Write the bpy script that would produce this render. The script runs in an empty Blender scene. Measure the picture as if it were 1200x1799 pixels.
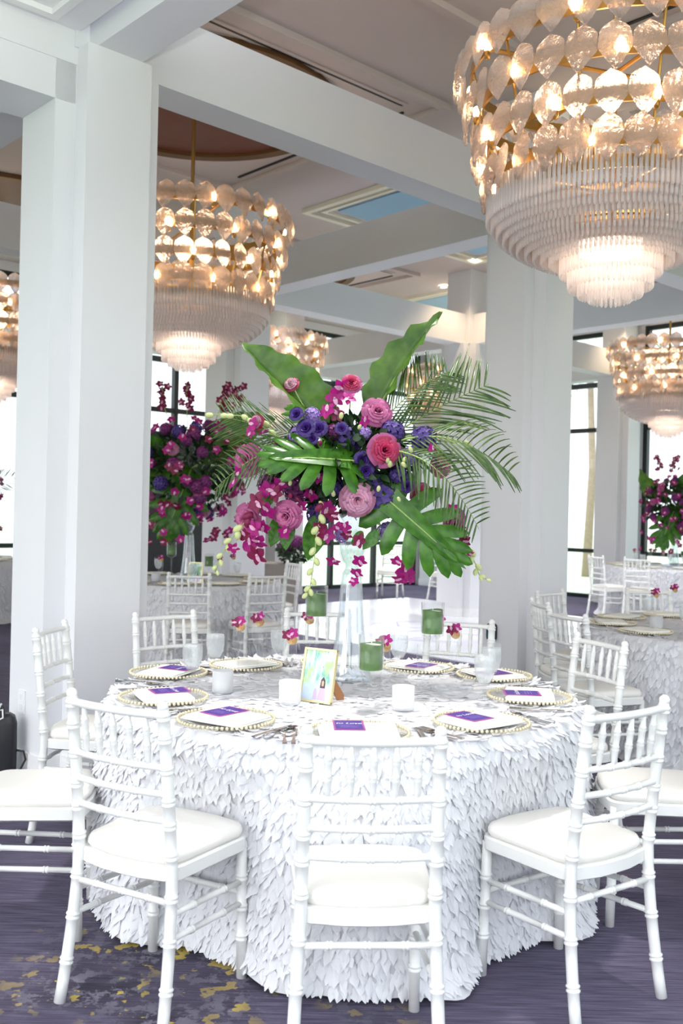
import bpy, bmesh, math, random
from math import sin, cos, pi, sqrt, atan2
from mathutils import Vector, Matrix, Euler, noise
random.seed(7)
scene = bpy.context.scene
COL = scene.collection
CAM_H, FPX, ROLL = 1.47, 1700.0, 0.0235

def pix(x, y, D):
    """world point seen at photograph pixel (x, y) at depth D"""
    dx, dy = x-600.0, y-899.5
    rx = dx*cos(ROLL)+dy*sin(ROLL); ry = -dx*sin(ROLL)+dy*cos(ROLL)
    return Vector((rx/FPX*D, D, CAM_H-ry/FPX*D))

# building grid
TH = math.radians(42.9)
D1 = Vector((cos(TH), sin(TH), 0)); D2 = Vector((-sin(TH), cos(TH), 0))
A0 = Vector((-1.47, 5.486, 0)); BAY = 4.15
def uv(u, v, z=0.0): return A0 + D1*u + D2*v + Vector((0, 0, z))

# ---------------------------------------------------------------- mesh builder
class MB:
    def __init__(s): s.v = []; s.f = []; s.m = []; s.M = Matrix.Identity(4)
    def add(s, vs, fs, mi=0):
        b = len(s.v)
        s.v.extend([tuple(s.M @ Vector(p)) for p in vs])
        s.f.extend([tuple(b+i for i in f) for f in fs]); s.m.extend([mi]*len(fs))
    def box(s, x0, y0, z0, x1, y1, z1, mi=0):
        s.add([(x0,y0,z0),(x1,y0,z0),(x1,y1,z0),(x0,y1,z0),(x0,y0,z1),(x1,y0,z1),(x1,y1,z1),(x0,y1,z1)],
              [(0,3,2,1),(4,5,6,7),(0,1,5,4),(1,2,6,5),(2,3,7,6),(3,0,4,7)], mi)
    def prism(s, poly, z0, z1, mi=0):
        n = len(poly)
        s.add([(x,y,z0) for x,y in poly]+[(x,y,z1) for x,y in poly],
              [tuple(range(n-1,-1,-1)), tuple(range(n,2*n))]+[(i,(i+1)%n,n+(i+1)%n,n+i) for i in range(n)], mi)
    def tube(s, pts, rad, n=8, mi=0, caps=True):
        pts = [Vector(p) for p in pts]
        if not hasattr(rad, '__len__'): rad = [rad]*len(pts)
        vs = []; fs = []; prev = None
        for i, p in enumerate(pts):
            t = (pts[min(i+1, len(pts)-1)]-pts[max(i-1, 0)])
            t = t.normalized() if t.length > 1e-9 else Vector((0,0,1))
            if prev is None:
                a = t.cross(Vector((0,0,1)))
                if a.length < 1e-3: a = Vector((1,0,0))
                a.normalize()
            else:
                a = prev - t*prev.dot(t)
                a = a.normalized() if a.length > 1e-6 else prev
            prev = a; b = t.cross(a)
            for k in range(n):
                an = 2*pi*k/n
                vs.append(p + (a*cos(an)+b*sin(an))*rad[i])
        for i in range(len(pts)-1):
            for k in range(n):
                fs.append((i*n+k, i*n+(k+1)%n, (i+1)*n+(k+1)%n, (i+1)*n+k))
        if caps:
            fs.append(tuple(range(n-1,-1,-1))); fs.append(tuple((len(pts)-1)*n+k for k in range(n)))
        s.add(vs, fs, mi)
    def lathe(s, prof, n=24, mi=0, c=(0,0,0), closed=False):
        vs = []; fs = []
        for r, z in prof:
            for k in range(n):
                a = 2*pi*k/n; vs.append((c[0]+r*cos(a), c[1]+r*sin(a), c[2]+z))
        for i in range(len(prof)-1):
            for k in range(n):
                fs.append((i*n+k, i*n+(k+1)%n, (i+1)*n+(k+1)%n, (i+1)*n+k))
        if prof[0][0] > 1e-4 and closed: fs.append(tuple(range(n-1,-1,-1)))
        if prof[-1][0] > 1e-4 and closed: fs.append(tuple((len(prof)-1)*n+k for k in range(n)))
        s.add(vs, fs, mi)
    def sphere(s, c, r, n=8, m=6, mi=0, sz=1.0):
        prof = [(r*sin(pi*i/m)+1e-5, -r*sz*cos(pi*i/m)) for i in range(m+1)]
        s.lathe(prof, n, mi, c)
    def grid(s, P, mi=0, closed_u=False):
        nu = len(P); nv = len(P[0])
        vs = [p for row in P for p in row]; fs = []
        for i in range(nu - (0 if closed_u else 1)):
            for j in range(nv-1):
                i2 = (i+1) % nu
                fs.append((i*nv+j, i2*nv+j, i2*nv+j+1, i*nv+j+1))
        s.add(vs, fs, mi)
    def mesh(s, name, mats, smooth=False, fix=True):
        me = bpy.data.meshes.new(name); me.from_pydata(s.v, [], s.f)
        if not isinstance(mats, (list, tuple)): mats = [mats]
        for m in mats: me.materials.append(m)
        me.polygons.foreach_set('material_index', s.m)
        if smooth: me.polygons.foreach_set('use_smooth', [True]*len(me.polygons))
        me.update()
        if fix:
            bm = bmesh.new(); bm.from_mesh(me)
            bmesh.ops.recalc_face_normals(bm, faces=bm.faces); bm.to_mesh(me); bm.free()
        return me

def smooth_edges(me, ang=35):
    me.polygons.foreach_set('use_smooth', [True]*len(me.polygons))
    bm = bmesh.new(); bm.from_mesh(me); a = math.radians(ang)
    for e in bm.edges:
        if len(e.link_faces) == 2 and e.calc_face_angle(0) > a: e.smooth = False
    bm.to_mesh(me); bm.free()
    return me

def link(name, me, parent=None, loc=None, rot=None, scale=None, mw=None):
    o = bpy.data.objects.new(name, me); COL.objects.link(o)
    if parent is not None: o.parent = parent
    if mw is not None: o.matrix_local = mw
    if loc is not None: o.location = loc
    if rot is not None: o.rotation_euler = rot
    if scale is not None: o.scale = (scale,)*3 if not hasattr(scale, '__len__') else scale
    return o
def tag(o, label=None, cat=None, group=None, kind=None):
    if label: o['label'] = label
    if cat: o['category'] = cat
    if group: o['group'] = group
    if kind: o['kind'] = kind
    return o
def thing(name, label, cat, loc=(0,0,0), rz=0.0, group=None):
    o = bpy.data.objects.new(name, None); COL.objects.link(o); o.empty_display_size = .05
    o.location = loc; o.rotation_euler = (0,0,rz)
    return tag(o, label, cat, group)
KIDS = {}
def dup(root, loc, rz=0.0, label=None, group=None, scale=None):
    r = root.copy(); COL.objects.link(r); r.location = loc; r.rotation_euler = (0,0,rz)
    if scale: r.scale = (scale,)*3
    if label: r['label'] = label
    if group: r['group'] = group
    for ch in list(root.children):
        c = ch.copy(); COL.objects.link(c); c.parent = r
        for g in list(ch.children):
            d = g.copy(); COL.objects.link(d); d.parent = c
    return r
def struct(name, me, parent=None, loc=None):
    o = link(name, me, parent, loc)
    if parent is None: o['kind'] = 'structure'
    return o

# ---------------------------------------------------------------- materials
def lin(c): return c/12.92 if c <= .04045 else ((c+.055)/1.055)**2.4
def rgb(r, g, b): return (lin(r/255), lin(g/255), lin(b/255), 1)
def new_mat(name):
    m = bpy.data.materials.new(name); m.use_nodes = True
    nt = m.node_tree; p = nt.nodes['Principled BSDF']
    return m, nt, p
def setp(p, **k):
    for a, b in k.items():
        a = a.replace('_', ' ')
        if a in p.inputs: p.inputs[a].default_value = b
def simple(name, col, rough=.5, metal=0., var=0.0, vscale=8., bump=0., bscale=60., **k):
    m, nt, p = new_mat(name)
    p.inputs['Base Color'].default_value = col; p.inputs['Roughness'].default_value = rough
    p.inputs['Metallic'].default_value = metal; setp(p, **k)
    tc = nt.nodes.new('ShaderNodeTexCoord')
    if var:
        nz = nt.nodes.new('ShaderNodeTexNoise'); nz.inputs['Scale'].default_value = vscale; nz.inputs['Detail'].default_value = 3
        hs = nt.nodes.new('ShaderNodeMix'); hs.data_type = 'RGBA'
        hs.inputs['A'].default_value = tuple(c*(1-var) for c in col[:3])+(1,)
        hs.inputs['B'].default_value = tuple(min(1, c*(1+var)) for c in col[:3])+(1,)
        nt.links.new(tc.outputs['Object'], nz.inputs['Vector'])
        nt.links.new(nz.outputs['Fac'], hs.inputs['Factor']); nt.links.new(hs.outputs['Result'], p.inputs['Base Color'])
    if bump:
        n2 = nt.nodes.new('ShaderNodeTexNoise'); n2.inputs['Scale'].default_value = bscale
        bp = nt.nodes.new('ShaderNodeBump'); bp.inputs['Strength'].default_value = bump; bp.inputs['Distance'].default_value = .01
        nt.links.new(tc.outputs['Object'], n2.inputs['Vector']); nt.links.new(n2.outputs['Fac'], bp.inputs['Height'])
        nt.links.new(bp.outputs['Normal'], p.inputs['Normal'])
    return m
def thinglass(name, tint=(1,1,1,1), body=(.9,.9,.92,1), bodyfac=.08, refl=1.0, rough=.05, bump=0., bscale=40., transl=.5, fres=1.45):
    """glass: see-through, fresnel glint, and a little milky body"""
    m = bpy.data.materials.new(name); m.use_nodes = True; nt = m.node_tree; nt.nodes.clear()
    N = nt.nodes.new; L = nt.links.new
    out = N('ShaderNodeOutputMaterial'); tr = N('ShaderNodeBsdfTransparent'); tr.inputs[0].default_value = tint
    gl = N('ShaderNodeBsdfGlossy'); gl.inputs['Roughness'].default_value = rough
    gl.inputs['Color'].default_value = (refl,)*3+(1,)
    fr = N('ShaderNodeLayerWeight'); fr.inputs['Blend'].default_value = .5
    pw = N('ShaderNodeMath'); pw.operation = 'POWER'; L(fr.outputs['Facing'], pw.inputs[0]); pw.inputs[1].default_value = 3.2
    f0 = ((fres-1)/(fres+1))**2; ma = N('ShaderNodeMath'); ma.operation = 'MULTIPLY_ADD'; L(pw.outputs[0], ma.inputs[0]); ma.inputs[1].default_value = .55; ma.inputs[2].default_value = f0
    mx = N('ShaderNodeMixShader'); L(ma.outputs[0], mx.inputs[0]); L(tr.outputs[0], mx.inputs[1]); L(gl.outputs[0], mx.inputs[2])
    df = N('ShaderNodeBsdfDiffuse'); df.inputs[0].default_value = body
    tl = N('ShaderNodeBsdfTranslucent'); tl.inputs[0].default_value = body
    m1 = N('ShaderNodeMixShader'); m1.inputs[0].default_value = transl; L(df.outputs[0], m1.inputs[1]); L(tl.outputs[0], m1.inputs[2])
    m2 = N('ShaderNodeMixShader'); m2.inputs[0].default_value = bodyfac; L(mx.outputs[0], m2.inputs[1]); L(m1.outputs[0], m2.inputs[2])
    L(m2.outputs[0], out.inputs[0])
    if bump:
        tc = N('ShaderNodeTexCoord'); nz = N('ShaderNodeTexNoise'); nz.inputs['Scale'].default_value = bscale
        bp = N('ShaderNodeBump'); bp.inputs['Strength'].default_value = bump; bp.inputs['Distance'].default_value = .02
        L(tc.outputs['Object'], nz.inputs['Vector']); L(nz.outputs['Fac'], bp.inputs['Height'])
        for s_ in (gl, fr, df, tl): L(bp.outputs['Normal'], s_.inputs['Normal'])
    return m
def leafmat(name, c1, c2, rough=.4, transl=.25, vscale=30):
    m = bpy.data.materials.new(name); m.use_nodes = True; nt = m.node_tree; N = nt.nodes.new; L = nt.links.new
    p = nt.nodes['Principled BSDF']; out = nt.nodes['Material Output']; p.inputs['Roughness'].default_value = rough
    tc = N('ShaderNodeTexCoord'); nz = N('ShaderNodeTexNoise'); nz.inputs['Scale'].default_value = vscale; nz.inputs['Detail'].default_value = 2
    mx = N('ShaderNodeMix'); mx.data_type = 'RGBA'; mx.inputs['A'].default_value = c1; mx.inputs['B'].default_value = c2
    rp = N('ShaderNodeMapRange'); rp.inputs[1].default_value = .35; rp.inputs[2].default_value = .65
    L(tc.outputs['Object'], nz.inputs['Vector']); L(nz.outputs['Fac'], rp.inputs[0]); L(rp.outputs[0], mx.inputs['Factor'])
    L(mx.outputs['Result'], p.inputs['Base Color'])
    tl = N('ShaderNodeBsdfTranslucent'); L(mx.outputs['Result'], tl.inputs[0])
    ms = N('ShaderNodeMixShader'); ms.inputs[0].default_value = transl
    L(p.outputs[0], ms.inputs[1]); L(tl.outputs[0], ms.inputs[2]); L(ms.outputs[0], out.inputs[0])
    return m
def emis(name, col, s):
    m, nt, p = new_mat(name); setp(p, Base_Color=col, Emission_Color=col, Emission_Strength=s); return m

M = {}
M['white'] = simple('white_plaster', (.80,.80,.82,1), .6, var=.015, vscale=1.2)
M['ceil'] = simple('ceiling_paint', (.60,.53,.505,1), .7, var=.03, vscale=1.0)
M['ceilwhite'] = simple('white_trim_paint', (.86,.86,.86,1), .5)
M['cream'] = simple('cream_cove_paint', (.86,.82,.66,1), .5)
M['blue'] = simple('pale_blue_panel', rgb(150,190,212), .6)
M['brown'] = simple('dark_wood_disc', rgb(96,52,34), .45, var=.2, vscale=4)
M['bronze'] = simple('dark_bronze_rim', rgb(104,72,36), .5, .3)
M['slot'] = simple('dark_slot', (.02,.018,.017,1), .6)
M['frame'] = simple('black_window_frame', (.012,.016,.018,1), .4)
M['chair'] = simple('white_lacquered_wood', (.84,.84,.815,1), .3, var=.015, vscale=20)
M['cushion'] = simple('ivory_vinyl_cushion', (.87,.84,.79,1), .55, bump=.08, bscale=300)
M['cloth'] = None
M['gold'] = simple('brushed_gold', rgb(190,150,84), .33, 1.0)
M['goldbead'] = simple('pale_gold_beads', rgb(226,214,180), .3, .45)
M['framegold'] = simple('champagne_gold_frame', rgb(232,216,160), .3, .35)
M['steel'] = simple('polished_steel', (.55,.55,.57,1), .18, 1.0)
M['napkin'] = simple('cream_linen', (.90,.89,.82,1), .8, bump=.2, bscale=400)
M['kraft'] = simple('kraft_board', rgb(166,116,78), .8, var=.08)
M['black'] = simple('black_plastic', (.018,.018,.022,1), .45)
M['cable'] = simple('black_cable', (.01,.01,.01,1), .5)
M['whitecable'] = simple('white_cable', (.8,.8,.8,1), .5)
M['candlegreen'] = leafmat('green_leaf_wrap', rgb(56,98,26), rgb(82,126,42), .45, .1, 25)
M['wax'] = simple('white_wax', (.86,.86,.84,1), .5, Subsurface_Weight=.2)
M['glass'] = thinglass('clear_glass', (.985,.99,.99,1), (.85,.87,.88,1), .015, 1, .03, fres=1.42)
M['vaseglass'] = thinglass('thick_vase_glass', (.93,.95,.97,1), (.86,.88,.90,1), .07, 1, .03, fres=1.95)
M['icewater'] = thinglass('iced_water_glass', (.95,.97,.98,1), (.97,.98,.99,1), .36, 1, .25, bump=.5, bscale=120)
M['frost'] = thinglass('frosted_glass', (.95,.96,.98,1), (.98,.98,.99,1), .55, 1, .35)
M['plate'] = thinglass('clear_charger_glass', (.96,.96,.95,1), (.85,.84,.80,1), .10, 1, .05)
M['leafglass'] = thinglass('pressed_pink_white_glass', (.97,.93,.92,1), (.95,.90,.89,1), .24, 1, .16, bump=1.0, bscale=26, transl=.55, fres=1.9)
m = bpy.data.materials.new('pressed_pink_white_glass'); m.use_nodes = True; M['leafglass'] = m; nt = m.node_tree; nt.nodes.clear()
N = nt.nodes.new; L = nt.links.new
out = N('ShaderNodeOutputMaterial'); gl = N('ShaderNodeBsdfGlass'); gl.inputs['Color'].default_value = (1,.96,.95,1); gl.inputs['Roughness'].default_value = .07; gl.inputs['IOR'].default_value = 1.45
tr = N('ShaderNodeBsdfTransparent'); tr.inputs[0].default_value = (1,.96,.95,1)
df = N('ShaderNodeBsdfDiffuse'); df.inputs[0].default_value = (.95,.87,.86,1); tl = N('ShaderNodeBsdfTranslucent'); tl.inputs[0].default_value = (.95,.87,.86,1)
a1 = N('ShaderNodeMixShader'); a1.inputs[0].default_value = .55; L(df.outputs[0], a1.inputs[1]); L(tl.outputs[0], a1.inputs[2])
a2 = N('ShaderNodeMixShader'); a2.inputs[0].default_value = .25; L(gl.outputs[0], a2.inputs[1]); L(tr.outputs[0], a2.inputs[2])
a3 = N('ShaderNodeMixShader'); a3.inputs[0].default_value = .30; L(a2.outputs[0], a3.inputs[1]); L(a1.outputs[0], a3.inputs[2]); L(a3.outputs[0], out.inputs[0])
tc = N('ShaderNodeTexCoord'); nz = N('ShaderNodeTexNoise'); nz.inputs['Scale'].default_value = 38; nz.inputs['Detail'].default_value = 3
bp = N('ShaderNodeBump'); bp.inputs['Strength'].default_value = .9; bp.inputs['Distance'].default_value = .02
L(tc.outputs['Object'], nz.inputs['Vector']); L(nz.outputs['Fac'], bp.inputs['Height'])
for s_ in (gl, df, tl): L(bp.outputs['Normal'], s_.inputs['Normal'])
M['rodglass'] = thinglass('crystal_rod_glass', (.97,.95,.95,1), (.99,.96,.96,1), .34, 1, .08, transl=.5, fres=1.6)
M['window'] = thinglass('window_glass', (.97,.985,.99,1), (.9,.9,.9,1), .0, 1, .0, fres=1.3)
M['bulb'] = emis('warm_bulb', (1,.66,.36,1), 24)
M['core'] = emis('warm_light_core', (1,.86,.68,1), 5)
M['pot'] = emis('pot_light_lens', (1,.86,.66,1), 14)
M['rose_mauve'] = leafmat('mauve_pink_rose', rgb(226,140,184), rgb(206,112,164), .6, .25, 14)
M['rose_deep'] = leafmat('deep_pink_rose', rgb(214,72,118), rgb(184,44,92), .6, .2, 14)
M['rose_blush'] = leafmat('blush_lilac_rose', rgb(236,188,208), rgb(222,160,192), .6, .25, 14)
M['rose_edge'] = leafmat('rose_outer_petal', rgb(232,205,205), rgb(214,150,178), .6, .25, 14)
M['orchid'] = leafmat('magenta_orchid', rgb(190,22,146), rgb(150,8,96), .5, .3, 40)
M['orchid2'] = leafmat('wine_orchid', rgb(140,10,70), rgb(104,8,58), .5, .2, 40)
M['orchidlip'] = leafmat('pale_orchid_throat', rgb(240,214,226), rgb(214,120,180), .5, .2, 60)
M['bud'] = leafmat('pale_green_bud', rgb(226,232,180), rgb(196,206,130), .5, .25, 60)
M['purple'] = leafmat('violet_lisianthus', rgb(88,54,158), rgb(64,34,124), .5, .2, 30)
M['hyd'] = leafmat('deep_purple_hydrangea', rgb(92,70,148), rgb(66,44,116), .6, .2, 60)
M['hyd2'] = leafmat('lilac_hydrangea', rgb(176,150,214), rgb(146,116,196), .6, .2, 60)
M['hydwine'] = leafmat('wine_purple_bloom', rgb(140,52,124), rgb(96,32,92), .6, .2, 60)
M['green'] = leafmat('fresh_green_leaf', rgb(98,134,52), rgb(66,104,34), .35, .3, 9)
M['palm'] = leafmat('palm_green_leaflets', rgb(94,122,62), rgb(52,80,36), .35, .25, 12)
M['monst'] = leafmat('glossy_monstera_green', rgb(70,124,28), rgb(44,92,16), .28, .22, 9)
M['foliage'] = leafmat('dark_green_foliage', rgb(42,72,34), rgb(22,44,22), .4, .15, 20)
M['stem'] = simple('pale_green_stem', rgb(150,176,96), .5)
M['fig'] = leafmat('dried_citrus_slice', rgb(226,192,138), rgb(206,160,104), .6, .3, 90)

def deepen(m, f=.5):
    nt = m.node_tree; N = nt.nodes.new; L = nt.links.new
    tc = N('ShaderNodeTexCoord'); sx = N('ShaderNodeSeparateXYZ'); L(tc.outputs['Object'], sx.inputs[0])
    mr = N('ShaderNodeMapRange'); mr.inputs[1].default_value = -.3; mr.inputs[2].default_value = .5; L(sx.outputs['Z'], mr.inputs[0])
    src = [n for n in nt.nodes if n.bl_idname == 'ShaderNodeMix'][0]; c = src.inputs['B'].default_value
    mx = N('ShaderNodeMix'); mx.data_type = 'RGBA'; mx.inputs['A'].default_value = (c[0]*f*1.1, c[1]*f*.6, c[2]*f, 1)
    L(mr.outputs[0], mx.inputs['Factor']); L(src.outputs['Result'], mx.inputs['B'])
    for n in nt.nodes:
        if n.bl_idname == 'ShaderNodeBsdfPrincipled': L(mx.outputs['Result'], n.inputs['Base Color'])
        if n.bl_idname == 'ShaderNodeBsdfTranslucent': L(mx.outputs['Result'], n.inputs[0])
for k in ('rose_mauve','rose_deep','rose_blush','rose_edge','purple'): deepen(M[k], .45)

# cloth: white satin
m, nt, p = new_mat('white_petal_cloth'); M['cloth'] = m
setp(p, Base_Color=(.86,.86,.885,1), Roughness=.6)
N = nt.nodes.new; L = nt.links.new
tl = N('ShaderNodeBsdfTranslucent'); tl.inputs[0].default_value = (.92,.92,.95,1)
ms = N('ShaderNodeMixShader'); ms.inputs[0].default_value = .22
L(p.outputs[0], ms.inputs[1]); L(tl.outputs[0], ms.inputs[2]); L(ms.outputs[0], nt.nodes['Material Output'].inputs[0])

# carpet: violet-blue streaked pile with patches of grey and mustard blossom
m, nt, p = new_mat('purple_patterned_carpet'); M['carpet'] = m
N = nt.nodes.new; L = nt.links.new
tc = N('ShaderNodeTexCoord')
def noise_n(scale, detail=3, vec=None, rough=.5):
    n = N('ShaderNodeTexNoise'); n.inputs['Scale'].default_value = scale; n.inputs['Detail'].default_value = detail
    n.inputs['Roughness'].default_value = rough
    L(vec if vec else tc.outputs['Object'], n.inputs['Vector']); return n.outputs['Fac']
def mapr(x, a, b, c=0, d=1):
    n = N('ShaderNodeMapRange'); n.inputs[1].default_value = a; n.inputs[2].default_value = b
    n.inputs[3].default_value = c; n.inputs[4].default_value = d; L(x, n.inputs[0]); return n.outputs[0]
def mix(f, a, b):
    n = N('ShaderNodeMix'); n.data_type = 'RGBA'
    if isinstance(f, float): n.inputs['Factor'].default_value = f
    else: L(f, n.inputs['Factor'])
    for k, x in (('A', a), ('B', b)):
        if isinstance(x, tuple): n.inputs[k].default_value = x
        else: L(x, n.inputs[k])
    return n.outputs['Result']
def mul(a, b):
    n = N('ShaderNodeMath'); n.operation = 'MULTIPLY'; L(a, n.inputs[0])
    if isinstance(b, float): n.inputs[1].default_value = b
    else: L(b, n.inputs[1])
    return n.outputs[0]
mp = N('ShaderNodeMapping'); mp.inputs['Rotation'].default_value = (0,0,math.radians(30)); mp.inputs['Scale'].default_value = (6,110,1)
L(tc.outputs['Object'], mp.inputs['Vector'])
st = mapr(noise_n(1.0, 4, mp.outputs[0]), .3, .7)
big = mapr(noise_n(.9, 2), .35, .65)
base = mix(st, rgb(72,64,88), rgb(132,125,152)); base = mix(mul(big, .6), base, rgb(66,56,74))
fine = mapr(noise_n(700, 1), .3, .7)
base = mix(mul(fine, .35), base, rgb(40,34,56))
# motif mask around one spot of the repeat
vm = N('ShaderNodeVectorMath'); vm.operation = 'DISTANCE'; L(tc.outputs['Object'], vm.inputs[0]); vm.inputs[1].default_value = (-.42, 3.0, 0)
mask = mapr(vm.outputs['Value'], .75, .35)
wob = mapr(noise_n(3.0, 3), .35, .6)
mask = mul(mask, wob)
greys = mul(mask, mapr(noise_n(16, 5, None, .7), .50, .56))
base = mix(mul(mask, .7), base, rgb(40,32,48))
base = mix(mul(greys, .85), base, rgb(128,124,138))
yel = mul(mask, mapr(noise_n(11, 3, None, .6), .575, .60))
base = mix(yel, base, rgb(206,180,84))
L(base, p.inputs['Base Color']); setp(p, Roughness=.95)
bp = N('ShaderNodeBump'); bp.inputs['Strength'].default_value = .6; bp.inputs['Distance'].default_value = .004
L(noise_n(420, 2), bp.inputs['Height']); L(bp.outputs['Normal'], p.inputs['Normal'])
M['dance'] = simple('white_glossy_dance_floor', (.86,.88,.95,1), .22, var=.04, vscale=2)
M['decal'] = simple('violet_monogram_decal', rgb(170,150,205), .3)
M['lawn'] = simple('pale_green_lawn', rgb(214,222,184), .9, var=.3, vscale=1.5)
M['bark'] = simple('palm_bark', rgb(170,150,130), .9, var=.25, vscale=12)
M['treegreen'] = leafmat('garden_tree_green', rgb(130,160,100), rgb(92,128,70), .6, .3, 2)
M['cardpurple'] = simple('violet_card', rgb(70,44,140), .45, var=.25, vscale=30)
M['cardborder'] = simple('magenta_card_border', rgb(168,70,150), .4)
M['ink'] = simple('white_ink', (.9,.88,.95,1), .5)
# photograph print
m, nt, p = new_mat('garden_photo_print'); M['print'] = m; N = nt.nodes.new; L = nt.links.new
tc = N('ShaderNodeTexCoord')
mp = N('ShaderNodeMapping'); mp.inputs['Scale'].default_value = (26,1,7); L(tc.outputs['Object'], mp.inputs['Vector'])
n1 = noise_n(2.2, 4, mp.outputs[0]); n2 = noise_n(18, 2)
b = mix(mapr(n1, .38, .62), rgb(120,176,160), rgb(226,244,246))
b = mix(mapr(n2, .52, .62), b, rgb(176,210,140))
sx = N('ShaderNodeSeparateXYZ'); L(tc.outputs['Object'], sx.inputs[0])
b = mix(mapr(sx.outputs['Z'], .075, .055), b, rgb(206,222,244))
L(b, p.inputs['Base Color']); setp(p, Roughness=.25)
# ================================================================ the building
def obox(mb, u0, v0, z0, u1, v1, z1, mi=0):
    c = [uv(u0,v0),uv(u1,v0),uv(u1,v1),uv(u0,v1)]
    mb.prism([(p.x,p.y) for p in c], z0, z1, mi)
mb = MB(); mb.box(-22, -6, -.12, 24, 34, -.001)
# carpeted floor follows the walls
fl = MB(); pts = [uv(-9,-9), uv(12.85,-9), uv(12.85,8.7), uv(-9,8.7)]
fl.prism([(p.x,p.y) for p in pts], -.1, 0.0)
struct('floor', fl.mesh('floor', M['carpet']))
lw = MB(); lw.box(-70, -60, -.25, 90, 90, -.12); tag(link('lawn', lw.mesh('lawn', M['lawn'])), kind='structure')
CZ = 5.0
cl = MB()
obox(cl, -9, -.15, CZ, 12.85, 8.7, CZ+.15); obox(cl, -.15, -9, CZ, 12.85, -.15, CZ+.15)
struct('ceiling', cl.mesh('ceiling', M['ceil']))
# lower ceiling over the near left bay, with a moulded tray
lc = MB()
LU0, LU1, LV0, LV1 = -5.2, -.19, -6.2, -.2
TU1, TV1 = LU1-.16, LV1-.06; TU0, TV0 = LU0+.16, LV0+.16
obox(lc, LU0, LV0, 4.02, LU1, TV0, 4.2); obox(lc, LU0, TV1, 4.02, LU1, LV1, 4.2)
obox(lc, LU0, TV0, 4.02, TU0, TV1, 4.2); obox(lc, TU1, TV0, 4.02, LU1, TV1, 4.2)
struct('ceiling_low', lc.mesh('ceiling_low', M['white']))
lt = MB()
def ring(mb, u0, v0, u1, v1, w, z0, z1, mi=0):
    obox(mb, u0, v0, z0, u1, v0+w, z1, mi); obox(mb, u0, v1-w, z0, u1, v1, z1, mi)
    obox(mb, u0, v0+w, z0, u0+w, v1-w, z1, mi); obox(mb, u1-w, v0+w, z0, u1, v1-w, z1, mi)
ring(lt, TU0, TV0, TU1, TV1, .05, 4.0, 4.16); ring(lt, TU0+.05, TV0+.05, TU1-.05, TV1-.05, .06, 4.03, 4.16)
ring(lt, TU0+.11, TV0+.11, TU1-.11, TV1-.11, .04, 4.06, 4.16)
struct('trim_1', lt.mesh('trim_1', M['ceilwhite']))
lp = MB(); obox(lp, TU0+.1, TV0+.1, 4.10, TU1-.1, TV1-.1, 4.2); struct('ceiling_panel', lp.mesh('ceiling_panel', M['white']))

# cruciform columns
def cross(cx, cy):
    a, b = .195, .315
    L_ = [(a,-b),(a,-a),(b,-a),(b,a),(a,a),(a,b),(-a,b),(-a,a),(-b,a),(-b,-a),(-a,-a),(-a,-b)]
    return [((uv(cx+x, cy+y)).x, (uv(cx+x, cy+y)).y) for x, y in L_]
ncol = 0; tn = 2
for i in range(-2, 4):
    for j in range(-2, 3):
        if j == -2 and i < 1: continue
        if i < 0 and j < 1: continue
        if i == -2 and j < 2: continue
        if i == 0 and j == -1: continue
        mb = MB(); mb.prism(cross(i*BAY, j*BAY), 0, 3.93)
        s_ = .215
        c = [uv(i*BAY-s_, j*BAY-s_), uv(i*BAY+s_, j*BAY-s_), uv(i*BAY+s_, j*BAY+s_), uv(i*BAY-s_, j*BAY+s_)]
        mb.prism([(q.x,q.y) for q in c], 3.93, CZ)
        o = struct('column', mb.mesh('column', M['white']))
        a, b = .207, .327
        L_ = [(a,-b),(a,-a),(b,-a),(b,a),(a,a),(a,b),(-a,b),(-a,a),(-b,a),(-b,-a),(-a,-a),(-a,-b)]
        mb = MB(); mb.prism([((uv(i*BAY+x, j*BAY+y)).x, (uv(i*BAY+x, j*BAY+y)).y) for x, y in L_], 0, .13)
        struct('baseboard', mb.mesh('baseboard', M['ceilwhite']), o)
# beams between the columns (open grid below the ceiling)
BZ0, BZ1, BW = 3.93, 4.36, .135
def beam(u0, v0, u1, v1, z0=BZ0, z1=BZ1, m='white', wname='beam'):
    mb = MB(); obox(mb, u0, v0, z0, u1, v1, z1); return struct(wname, mb.mesh(wname, M[m]))
for j in range(-1, 3):        # along d1
    for i in range(0, 3):
        beam(i*BAY+.2, j*BAY-BW, (i+1)*BAY-.2, j*BAY+BW)
for i in range(0, 4):
    for j in range(-1, 2):
        beam(i*BAY-BW, j*BAY+.2, i*BAY+BW, (j+1)*BAY-.2)
beam(-BW, -BAY*1.0+.2, BW, -.2) if False else None
# low two-step beam to the left of the near column
mb = MB(); obox(mb, -BAY, -.195, 3.63, -.2, .195, 4.3); obox(mb, -BAY, -.203, 3.84, -.19, -.19, 4.3)
struct('beam_low', mb.mesh('beam_low', M['white']))
for i in (-2, -1):
    for j in (1, 2):
        beam(i*BAY+.2, j*BAY-BW, (i+1)*BAY-.2, j*BAY+BW)
    if i == -1:
        beam(i*BAY-BW, BAY+.2, i*BAY+BW, 2*BAY-.2)
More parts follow.
